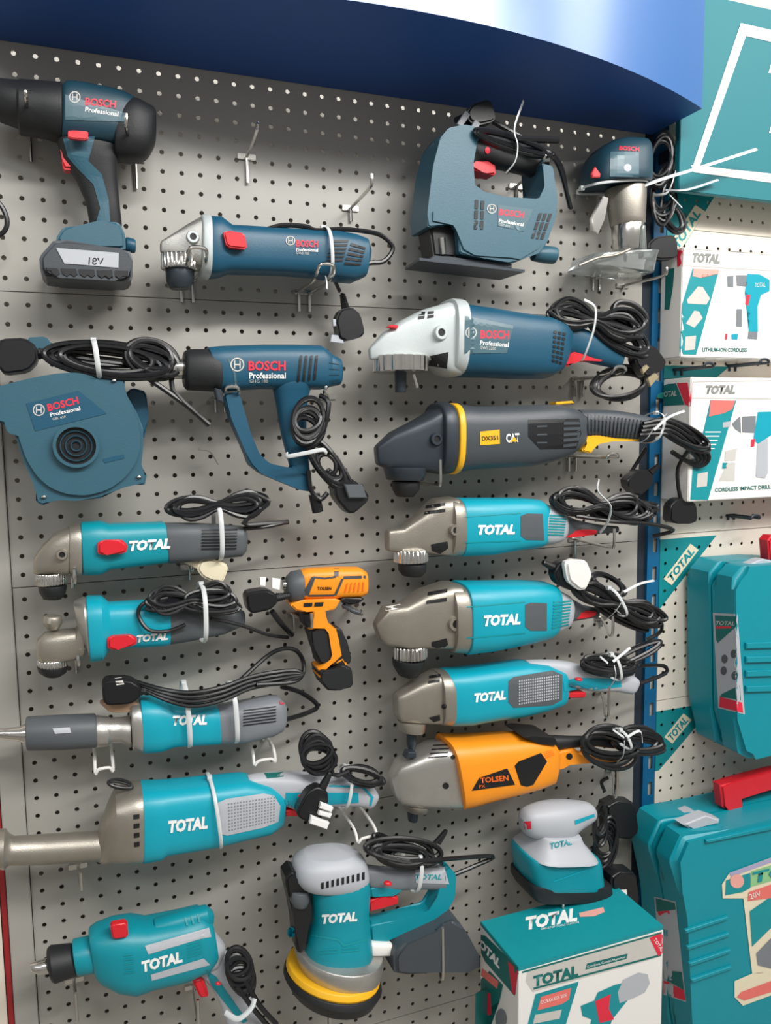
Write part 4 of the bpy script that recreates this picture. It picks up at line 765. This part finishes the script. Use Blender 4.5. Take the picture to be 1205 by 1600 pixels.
# ------------------------------------------------------------------ teal impact drill
K = crop(0, 1380, 2.739)
thing('electric_drill', 'corded teal and light grey drill with keyless chuck, bottom left corner', 'drill', (230, 1545), .075)
loft('bit_holder', 'steel', [(46, 1506, 50, 1518), (60, 1502, 63, 1522), (76, 1498, 78, 1520)], k=1, e=2); loft('chuck', 'black', [(72, 1486, 82, 1530), (78, 1481, 88, 1532), (112, 1477, 122, 1520)], k=1, e=2)
loft('neck', 'teal2', [(112, 1472, 121, 1520), (150, 1464, 158, 1514)], k=1, e=2.2)
loft('motor_housing', 'teal2', [(138, 1456, 150, 1522), (150, 1449, 160, 1530), (176, 1441, 186, 1541), (205, 1437, 212, 1544), (228, 1440, 238, 1536), (278, 1430, 290, 1524), (310, 1422, 326, 1508), (330, 1430, 340, 1492)], k=.8, e=3)
loft('top_spine', 'teal2', [(240, 1438, 246, 1470), (278, 1427, 284, 1462), (322, 1416, 328, 1448), (334, 1424, 334, 1440)], k=.9, e=2.6, D=.08)
slab('mode_switch', 'red', K((470, 175), (545, 163), (550, 228), (482, 238)), D=.102, t=.006, bev=.002)
decal('grey_band', 'lgrey', K((620, 268), (895, 190), (905, 230), (860, 238), (635, 305)), .0008); decal('grey_band', 'lgrey', K((645, 392), (872, 322), (900, 350), (650, 418)), .0008); loft('rear_cap', 'lgrey', [(318, 1450, 316, 1514), (340, 1462, 336, 1510), (352, 1476, 346, 1502)], k=.85)
total('whitep', (224, 1518), (286, 1502), 15); vents(*K((800, 258), (862, 240), (805, 325), (870, 305)), 1, 5, 1, .3, 'tealp'); vents(*K((780, 150), (860, 130), (790, 185), (868, 165)), 3, 1, .35, 1, 'tealp'); vents(*K((530, 300), (570, 295), (535, 395), (575, 390)), 1, 5, 1, .3, 'tealp')
loft('handle', 'lgrey', [(296, 1514, 350, 1482), (320, 1530, 364, 1502), (336, 1552, 382, 1526), (350, 1588, 400, 1566), (362, 1630, 416, 1616)], k=.6, e=2.6, smooth=2); decal('handle_edge', 'teal2', K((880, 370), (925, 400), (1060, 590), (1040, 600), (1000, 560), (905, 440)), .0012)
slab('trigger', 'red', K((820, 410), (865, 398), (895, 478), (855, 485)), D=.078, t=.011, bev=.003); loft('lock_button', 'red', [(336, 1538, 346, 1538), (338, 1534, 344, 1534)], D=.105, k=.8, e=2)
coil(374, 1515, 20, 44, -14, 6, .10, 121, False, spread=.35); tube('power_cord', 'cord', [(370, 1540, .11), (395, 1575, .11), (425, 1610, .1)], .0036); tube('power_cord', 'cord', [(382, 1530, .11), (405, 1570, .11), (432, 1600, .1)], .0036)
tube('cable_tie', 'tie', [(352, 1582, .12), (372, 1592, .135), (392, 1576, .135), (398, 1560, .13)], .0035, flat=.4)
hook1(116, 1530, (118, 1552), .09, 'chrome peg hook under the chuck of the corded teal drill', 8); hook1(302, 1540, (309, 1562), .09, 'chrome peg hook beside the trigger of the corded teal drill', 8)
# ------------------------------------------------------------------ round sander
K = crop(420, 1290, 3.171)
thing('orbital_sander', 'teal round-pad sander with grey cap and dust box, bottom centre', 'sander', (518, 1570), .09)
lathe('pad', 'black', [(447, 589, 1520), (445, 592, 1529), (456, 582, 1548)]); lathe('pad_backing', 'yellow', [(452, 586, 1509), (449, 589, 1517), (451, 587, 1522)])
lathe('skirt', 'silver', [(464, 594, 1482), (462, 596, 1490), (466, 592, 1508), (470, 588, 1520)]); loft('dust_port', 'white', [(575, 1470, 575, 1492), (612, 1472, 612, 1492)], k=.8, D=.105)
loft('motor_housing', 'teal2', [(488, 1372, 572, 1356), (486, 1392, 575, 1384), (487, 1420, 573, 1418), (488, 1436, 574, 1438), (480, 1462, 577, 1464), (474, 1484, 578, 1480), (478, 1498, 570, 1496)], k=.9, e=2.6)
loft('palm_cap', 'lgrey', [(476, 1334, 552, 1328), (462, 1344, 566, 1336), (457, 1356, 572, 1350), (458, 1370, 574, 1364), (468, 1382, 573, 1374)], k=.72, e=2.6, smooth=2)
vents((500, 1380), (572, 1362), (500, 1390), (572, 1374), 9, 1, .5, 1); vents(*K((248, 612), (460, 595), (246, 645), (460, 625)), 2, 2, .85, .35, 'tealp'); decal('panel_line', 'tealp', K((195, 535), (350, 562), (375, 590), (490, 560), (490, 568), (370, 600), (345, 572), (195, 545)), .0008)
slab('front_bracket', 'blackp', K((70, 250), (115, 205), (200, 300), (205, 400), (185, 600), (130, 620), (120, 450)), D=.09, t=.018, bev=.004); lathe('speed_dial', 'dgrey', [(452, 482, 1390), (450, 484, 1402), (454, 480, 1414)], D=.1); decal('bracket_mark', 'teal', disc(455, 1457, 6, 9), .001)
slab('rear_handle', 'teal2', K((490, 480), (640, 455), (790, 425), (830, 330), (850, 215), (880, 185), (925, 240), (920, 350), (860, 455), (800, 480), (640, 530), (500, 610)), t=.014, bev=.005, q=.12)
loft('top_grip', 'grey', [(570, 1352, 574, 1384), (600, 1356, 602, 1390), (650, 1354, 650, 1387), (690, 1350, 690, 1388), (700, 1360, 696, 1384)], k=.8, e=2.8); decal('grip_label', 'lgrey', K((725, 215), (870, 205), (895, 290), (730, 285)), .0007)
text('TOTAL', 'tealp', *K((726, 268), (858, 268)), 8, shear=.25, bold=.03); slab('grip_underside', 'teal2', K((495, 300), (560, 290), (660, 310), (630, 335), (500, 350)), t=.013, bev=.002)
loft('lock_button', 'red', [(599, 1382, 613, 1382), (601, 1377, 611, 1377)], D=.115, k=.8, e=2); slab('trigger', 'red', K((490, 365), (560, 345), (638, 345), (636, 385), (560, 395), (490, 425)), t=.012, bev=.003)
slab('dust_box', 'charcoal', K((605, 620), (640, 575), (840, 485), (900, 440), (945, 475), (1035, 640), (1035, 692), (610, 722)), D=.10, t=.03, bev=.006); total('whitep', *K((265, 485), (440, 470)), 13)
coil(632, 1336, 62, 26, 8, 6, .11, 131, False, spread=.4, pre=[(690, 1350, .1)]); coil(600, 1318, 26, 24, 40, 3, .10, 132, False, spread=.4)
tube('power_cord', 'cord', [(640, 1346, .12), (700, 1342, .12), (770, 1338, .09), (740, 1354, .09), (706, 1368, .09)], .0034); tube('power_cord', 'cord', [(668, 1330, .1), (684, 1312, .09), (697, 1298, .08), (686, 1318, .09)], .0032)
tie(648, 1318, 640, 1386, hd=.035, w=.0032)
hook1(686, 1440, (692, 1450), .13, 'chrome peg hook under the loop handle of the round teal sander', 6); hook1(512, 1566, (515, 1574), .09, 'short chrome peg hook under the pad of the round teal sander', 4)
# ------------------------------------------------------------------ white palm sander
K = crop(780, 1220, 5.239)
thing('palm_sander', 'light grey square palm sander with teal base band, above the cardboard box', 'sander', (870, 1400), .08)
loft('base_pad', 'black', [(812, 1366, 938, 1366), (812, 1378, 940, 1378), (820, 1392, 936, 1388)], hd=.045, e=6)
loft('teal_band', 'teal2', [(814, 1328, 920, 1326), (812, 1336, 924, 1336), (816, 1366, 928, 1366), (826, 1374, 926, 1372)], hd=.046, e=5)
loft('body', 'lgrey', [(836, 1298, 897, 1296), (832, 1308, 900, 1306), (826, 1318, 908, 1316), (816, 1330, 917, 1328)], e=4, k=.9, smooth=2)
loft('palm_grip', 'lgrey', [(814, 1278, 818, 1300), (822, 1264, 826, 1306), (845, 1256, 848, 1310), (875, 1252, 880, 1308), (900, 1252, 902, 1294), (922, 1255, 924, 1282), (931, 1266, 930, 1277)], k=.95, e=2.4, smooth=3)
decal('front_badge', 'redprint', K((203, 335), (262, 330), (264, 395), (205, 398)), .001); decal('side_vent', 'teal', K((620, 325), (780, 270), (785, 295), (625, 362)), .001); decal('band_line', 'teal', K((440, 822), (720, 725), (722, 735), (442, 832)), .001)
text('TOTAL', 'tealp', *K((425, 558), (600, 520)), 9, shear=.25, bold=.03)
coil(945, 1320, 18, 52, 12, 6, .07, 141, False, spread=.45, r=.003); coil(938, 1290, 12, 34, 5, 3, .08, 142, False, spread=.4, r=.003); p = slab('plug', 'blackp', [(951, 1367), (962, 1360), (990, 1360), (997, 1408), (985, 1417), (955, 1415)], D=.09, t=.017, bev=.004); decal('fuse_cover', 'white', K((962, 895), (1045, 890), (1048, 945), (965, 955)), .001)
hook1(878, 1404, (880, 1412), .12, 'chrome peg hook below the light grey palm sander', 4)
# ------------------------------------------------------------------ boxes and cases
def cuboid(name, m, lo, hi, bev=.0008): return boxw(name, m, lo, hi, bev)
# cardboard box at the bottom
K = crop(720, 1370, 3.544); D1, D0 = .215, .10; a, b = W(810, 1508, D1), W(1037, 1449, D1); zt = (a.z + b.z) / 2
thing('tool_box', 'teal-topped cardboard box with white front, bottom right of centre', 'box', (900, 1600), D1)
cuboid('carton', 'card', (a.x, -D1, zt - .24), (b.x, -D0, zt - .0068)); boxw('lid', 'tealp', (a.x, -D1, zt - .007), (b.x, -D0, zt), .0006)
total('whitep', *K((368, 290), (648, 238)), 18); text('ONE-STOP TOOLS STATION', 'whitep', *K((445, 295), (655, 255)), 3); decal('top_badge', 'pinkp', K((655, 200), (790, 168), (798, 195), (740, 218), (660, 222)), .001)
decal('header_band', 'palep', K((318, 530), (1130, 300), (1118, 440), (300, 665)), .0006, maxlen=40); decal('header_line', 'green', [K((318, 530), (1130, 300), (1130, 310), (318, 541)), K((304, 640), (1120, 425), (1119, 436), (302, 652))], .0009, maxlen=40)
total('green', *K((412, 605), (655, 545)), 15); decal('header_tab', 'green', K((700, 480), (925, 425), (918, 455), (690, 515)), .0009); text('Cordless Combi Hammer', 'whitep', *K((702, 505), (915, 448)), 3.5, lift=.0014)
decal('corner_flash', 'redprint', K((1045, 338), (1130, 305), (1122, 435), (1095, 440)), .001); text('TOTAL', 'whitep', (1021, 1468), (1034, 1488), 5, bold=.02, lift=.0016)
decal('side_print', 'green', K((78, 268), (314, 500), (298, 660), (80, 405)), .0006, maxlen=40); total('whitep', *K((78, 355), (215, 510)), 13, up=(.05, -1)); decal('side_flash', 'redprint', K((262, 468), (318, 520), (302, 655), (285, 640)), .001)
decal('side_panel', 'green', K((85, 440), (235, 600), (215, 690), (170, 720), (140, 900), (78, 900), (84, 560)), .0006, maxlen=40); decal('side_badge', 'salmon', K((118, 505), (210, 580), (200, 620), (112, 545)), .001); decal('side_picture', 'redprint', K((130, 630), (165, 645), (170, 760), (150, 770)), .001); decal('side_picture', 'grey', disc(783, 1592, 9, 16), .001)
decal('front_band', 'tealp', K((415, 650), (655, 580), (570, 860), (350, 900)), .0006, maxlen=40); decal('front_badge', 'salmon', K((445, 665), (612, 615), (600, 680), (560, 705), (425, 740)), .001); text('CORDLESS 20V', 'whitep', *K((445, 705), (590, 662)), 5, lift=.0015); decal('front_badge', 'palep', K((412, 765), (560, 735), (548, 785), (400, 815)), .001)
decal('product_picture', 'tealp', K((665, 715), (740, 685), (760, 640), (850, 600), (950, 575), (960, 640), (880, 740), (840, 790), (800, 900), (700, 900), (725, 790), (675, 770)), .001); decal('product_picture', 'lgrey', [K((900, 570), (985, 530), (1035, 540), (1048, 590), (1020, 640), (960, 670), (880, 700), (870, 640))][0], .0012); decal('product_picture', 'redprint', K((745, 690), (830, 650), (820, 730), (850, 790), (770, 810)), .0014)
# upper white boxes on the cream panels
def whitebox(label, f0, f1, yt, yb, D, K, second):
    a, b = W(f0, yt, D), W(f0, yb, D); x1 = W(f1, yt, D).x
    thing('tool_box', label, 'box', (f0, yb), D); boxw('carton', 'card', (a.x, -D, b.z), (x1, -.008, a.z), .0015)
K = crop(1030, 340, 6.886); whitebox('white cardboard tool box with drill picture, upper of the two beside the upright', 1067, 1480, 386, 558, .06, K, 0)
decal('corner_flash', 'redprint', K((188, 300), (262, 300), (250, 530), (195, 530)), .0008); decal('header_line', 'palep', [K((265, 330), (1300, 395), (1300, 402), (265, 337)), K((255, 510), (1300, 570), (1300, 578), (255, 518))], .0008)
total('greyprint', *K((362, 472), (655, 488)), 13, up=(.02, -1)); decal('front_band', 'tealp', K((362, 548), (648, 560), (400, 1475), (215, 1470), (250, 930)), .0006); decal('front_badge', 'pinkp', K((372, 548), (648, 560), (640, 605), (460, 615), (455, 650), (362, 630)), .001)
decal('picture', 'palep', [K((420, 740), (470, 745), (550, 870), (510, 935), (310, 925), (300, 885)), K((380, 1000), (430, 1010), (470, 1080), (380, 1185), (290, 1140)), K((285, 1280), (400, 1270), (385, 1420), (275, 1430))], .001)
decal('product_picture', 'grey', [K((735, 630), (800, 625), (800, 750), (740, 740)), K((835, 620), (950, 620), (945, 740), (840, 730)), K((838, 985), (893, 985), (890, 1175), (835, 1170)), K((965, 1225), (1060, 1230), (1055, 1310), (955, 1300))], .001); decal('product_picture', 'teal', [K((950, 605), (1080, 610), (1190, 670), (1190, 790), (1100, 830), (1060, 960), (1065, 1230), (968, 1225), (990, 850), (925, 800)), K((780, 1255), (850, 1250), (845, 1310), (785, 1310))], .001); decal('product_picture', 'redprint', [K((940, 830), (985, 830), (960, 950), (930, 930)), K((715, 1250), (735, 1250), (732, 1310), (712, 1310))], .0012); text('TOTAL', 'whitep', *K((1035, 750), (1145, 745)), 7, shear=.2, lift=.0016)
text('LITHIUM-ION CORDLESS', 'green', *K((470, 1440), (945, 1445)), 6, bold=.02); decal('side_print', 'green', K((70, 560), (165, 540), (150, 740), (110, 990), (60, 990)), .0008)
K = crop(960, 540, 4.918); whitebox('white cardboard tool box with drill picture, lower of the two beside the upright', 1080, 1480, 589, 784, .075, K, 1)
decal('corner_flash', 'redprint', K((560, 285), (604, 285), (590, 465), (565, 468)), .0008); decal('header_line', 'palep', [K((605, 275), (1400, 262), (1400, 268), (605, 281)), K((600, 398), (1400, 408), (1400, 414), (600, 404))], .0008)
total('greyprint', *K((705, 368), (930, 366)), 12); decal('front_band', 'tealp', K((740, 418), (938, 422), (722, 1185), (585, 1185), (605, 920), (690, 640)), .0006); decal('front_badge', 'salmon', K((742, 420), (930, 422), (905, 490), (840, 520), (728, 545)), .001); decal('picture', 'palep', K((640, 985), (720, 970), (712, 1080), (632, 1090)), .001)
decal('fine_print', 'whitep', [K((700, 660 + i * 32), (820 - i * 12, 660 + i * 32), (818 - i * 12, 668 + i * 32), (700, 668 + i * 32)) for i in range(5)], .001)
decal('product_picture', 'teal', K((1105, 510), (1300, 505), (1300, 640), (1205, 690), (1105, 755), (1070, 720)), .001); decal('product_picture', 'grey', [K((905, 600), (970, 540), (975, 670), (930, 640)), K((985, 545), (1090, 540), (1080, 670), (985, 665))], .001); decal('product_picture', 'lgrey', [K((835, 590), (900, 580), (890, 625), (835, 630)), K((1100, 760), (1180, 710), (1180, 980), (1160, 1020), (1090, 1010))], .001); decal('product_picture', 'redprint', K((1055, 720), (1085, 715), (1075, 775), (1050, 780)), .0012)
decal('picture', 'tealp', K((835, 900), (870, 900), (868, 945), (830, 945)), .001); decal('picture', 'palep', [K((855, 810), (945, 790), (930, 880), (850, 885)), K((870, 900), (930, 900), (925, 1040), (805, 1040))], .001); text('CORDLESS IMPACT DRILL', 'green', *K((775, 1125), (1205, 1098)), 6, bold=.02)
decal('side_print', 'green', K((345, 300), (475, 290), (540, 455), (355, 465), (330, 400)), .0008); text('TOTAL', 'palep', *K((360, 395), (480, 385)), 8, shear=.2, bold=.02, lift=.0014); decal('side_flash', 'redprint', K((480, 288), (560, 285), (565, 460), (545, 455)), .001)
# teal cases
def case(label, pts_front, D0, D1, px, bev=.012):
    thing('tool_case', label, 'tool case', px, D1); m = (D0 + D1) / 2
    lo = slab('case_back_shell', 'teal2', pts_front, D=D0 + (D1 - D0) * .25, t=(D1 - D0) * .25, bev=.006, it=1, q=.08, at=D1, seg=3)
    return slab('case_front_shell', 'teal2', pts_front, D=D0 + (D1 - D0) * .75 + .002, t=(D1 - D0) * .25 - .002, bev=bev, it=1, q=.08, at=D1, seg=3)
case('upper teal plastic tool case on the cream panels, hanging at the right edge', [(1150, 905), (1166, 886), (1240, 880), (1560, 900), (1560, 1160), (1240, 1172), (1176, 1188), (1160, 1180), (1152, 1120)], .015, .13, (1200, 1190), .010)
K = crop(980, 800, 3.81)
slab('carry_handle', 'red', [(1196, 836), (1240, 836), (1300, 845), (1300, 870), (1240, 866), (1240, 890), (1200, 886)], D=.075, t=.012, bev=.003)
slab('latch', 'lgrey', [(1162, 884), (1188, 872), (1206, 876), (1186, 892)], D=.10, t=.01, bev=.002)
for i, y in enumerate((1004, 1026, 1048, 1072)): slab('rib', 'teal2', [(1166, y), (1300, y - 4), (1300, y + 6), (1166, y + 10)], D=.132, t=.003, bev=.0015, it=0, host=False)
decal('side_sticker', 'lgrey', K((510, 600), (658, 608), (702, 1205), (543, 1168)), .0009); decal('sticker_print', 'green', [K((522, 615), (650, 622), (652, 680), (540, 780), (530, 760))[::1], K((560, 1085), (672, 1030), (678, 1120), (552, 1100))], .0014); decal('sticker_print', 'redprint', [K((552, 1100), (685, 1135), (692, 1195), (548, 1160)), K((528, 680), (620, 680), (620, 692), (530, 694))], .0016); text('TOTAL', 'palep', *K((528, 672), (640, 675)), 6, shear=.2, bold=.02, lift=.0018)
decal('sticker_print', 'dgrey', [disc(*K(q)[0], 5, 7, 10) for q in ((580, 875), (575, 945), (640, 975), (635, 845))], .0016)
case('lower teal plastic tool case with red handle, in the bottom right corner', [(1053, 1350), (1072, 1306), (1150, 1294), (1205, 1280), (1560, 1200), (1560, 1700), (1100, 1760), (1082, 1600), (1075, 1440), (1068, 1400)], .03, .15, (1120, 1640), .012)
K = crop(980, 1180, 3.81)
slab('carry_handle', 'red', K((545, 172), (610, 160), (857, 92), (1200, 20), (1200, 110), (857, 192), (655, 242), (660, 290), (685, 350), (650, 362), (612, 335), (606, 318), (560, 305)), D=.085, t=.012, bev=.004, it=0)
slab('latch', 'lgrey', K((318, 405), (460, 348), (542, 375), (535, 400), (380, 440)), D=.12, t=.012, bev=.003, it=0); slab('latch', 'lgrey', K((245, 368), (380, 322), (440, 345), (300, 400)), D=.07, t=.012, bev=.003, it=0)
for k in range(4): slab('rib', 'teal2', K((345 + k * 12, 1040 + k * 98), (600 + k * 8, 958 + k * 98), (604 + k * 8, 978 + k * 98), (350 + k * 12, 1062 + k * 98)), D=.152, t=.003, bev=.0015, it=0, host=False)
slab('rib', 'teal2', K((470, 505), (860, 420), (1100, 360), (1100, 375), (860, 440), (470, 525)), D=.152, t=.003, bev=.0015, it=0, host=False)
decal('front_sticker', 'creamp', [K((565, 770), (610, 700), (857, 610), (1300, 500), (1300, 700), (700, 852), (570, 852)), K((692, 850), (1300, 700), (1300, 1300), (745, 1300)), K((640, 1345), (745, 1300), (1300, 1200), (1300, 1330), (857, 1430), (690, 1492), (640, 1440))], .002, maxlen=22)
decal('sticker_foil', 'iris', K((610, 700), (857, 612), (1300, 500), (1300, 525), (857, 640), (620, 725)), .003, maxlen=40); decal('sticker_ground', 'tealp', K((590, 745), (735, 700), (735, 790), (690, 815), (585, 835)), .003); decal('badge', 'pinkp', disc(1152, 1377, 11), .004)
decal('sticker_ground', 'lime', K((740, 690), (857, 655), (1300, 560), (1300, 640), (857, 750), (735, 785)), .003, maxlen=40); text('TOTAL', 'tealp', *K((760, 760), (1250, 640)), 16, shear=.2, bold=.03, lift=.005); decal('sticker_flash', 'salmon', K((725, 815), (857, 770), (1300, 660), (1300, 720), (857, 850), (720, 868)), .0035, maxlen=40); text('20V', 'whitep', *K((735, 858), (800, 835)), 8, lift=.005)
decal('sticker_ground', 'tealp', K((730, 930), (857, 840), (1300, 720), (1300, 900), (857, 1030), (745, 1140)), .003, maxlen=40); decal('sticker_flash', 'salmon', K((655, 1440), (680, 1410), (857, 1345), (1300, 1230), (1300, 1300), (857, 1410), (700, 1460)), .0035, maxlen=40); decal('product_picture', 'grey', K((770, 1180), (857, 1090), (1100, 1030), (1100, 1200), (857, 1270), (780, 1250)), .0035, maxlen=30)
decal('side_sticker', 'lgrey', K((162, 842), (290, 872), (352, 1470), (215, 1425)), .0009); decal('sticker_print', 'green', [K((170, 850), (285, 880), (290, 920), (175, 930)), K((215, 1280), (325, 1290), (340, 1400), (218, 1330))], .0014); decal('sticker_print', 'redprint', [K((218, 1340), (340, 1400), (348, 1462), (218, 1420)), K((180, 930), (250, 925), (255, 945), (190, 955))], .0016)
# hooks of the cream bay and a stray cord
hook2(1058, 578, .02, .075, .0, .01, 'dark steel double hook between the two white tool boxes, left one', 'graphite', .0024, 'steel hooks on the cream panels'); hook2(1142, 572, .02, .075, .0, .01, 'dark steel double hook between the two white tool boxes, right one', 'graphite', .0024, 'steel hooks on the cream panels')
hook2(1140, 805, .02, .06, .0, .008, 'dark steel double hook just below the lower white tool box', 'graphite', .0024, 'steel hooks on the cream panels')
T.root = None; T.hosts = None
tag(tube('cable', 'cord', [(-20, 300, .05), (2, 322, .05), (11, 345, .05), (6, 362, .05), (-12, 372, .05)], .003), 'end of a black cable loop at the left edge, below the cordless drill chuck', 'cable')
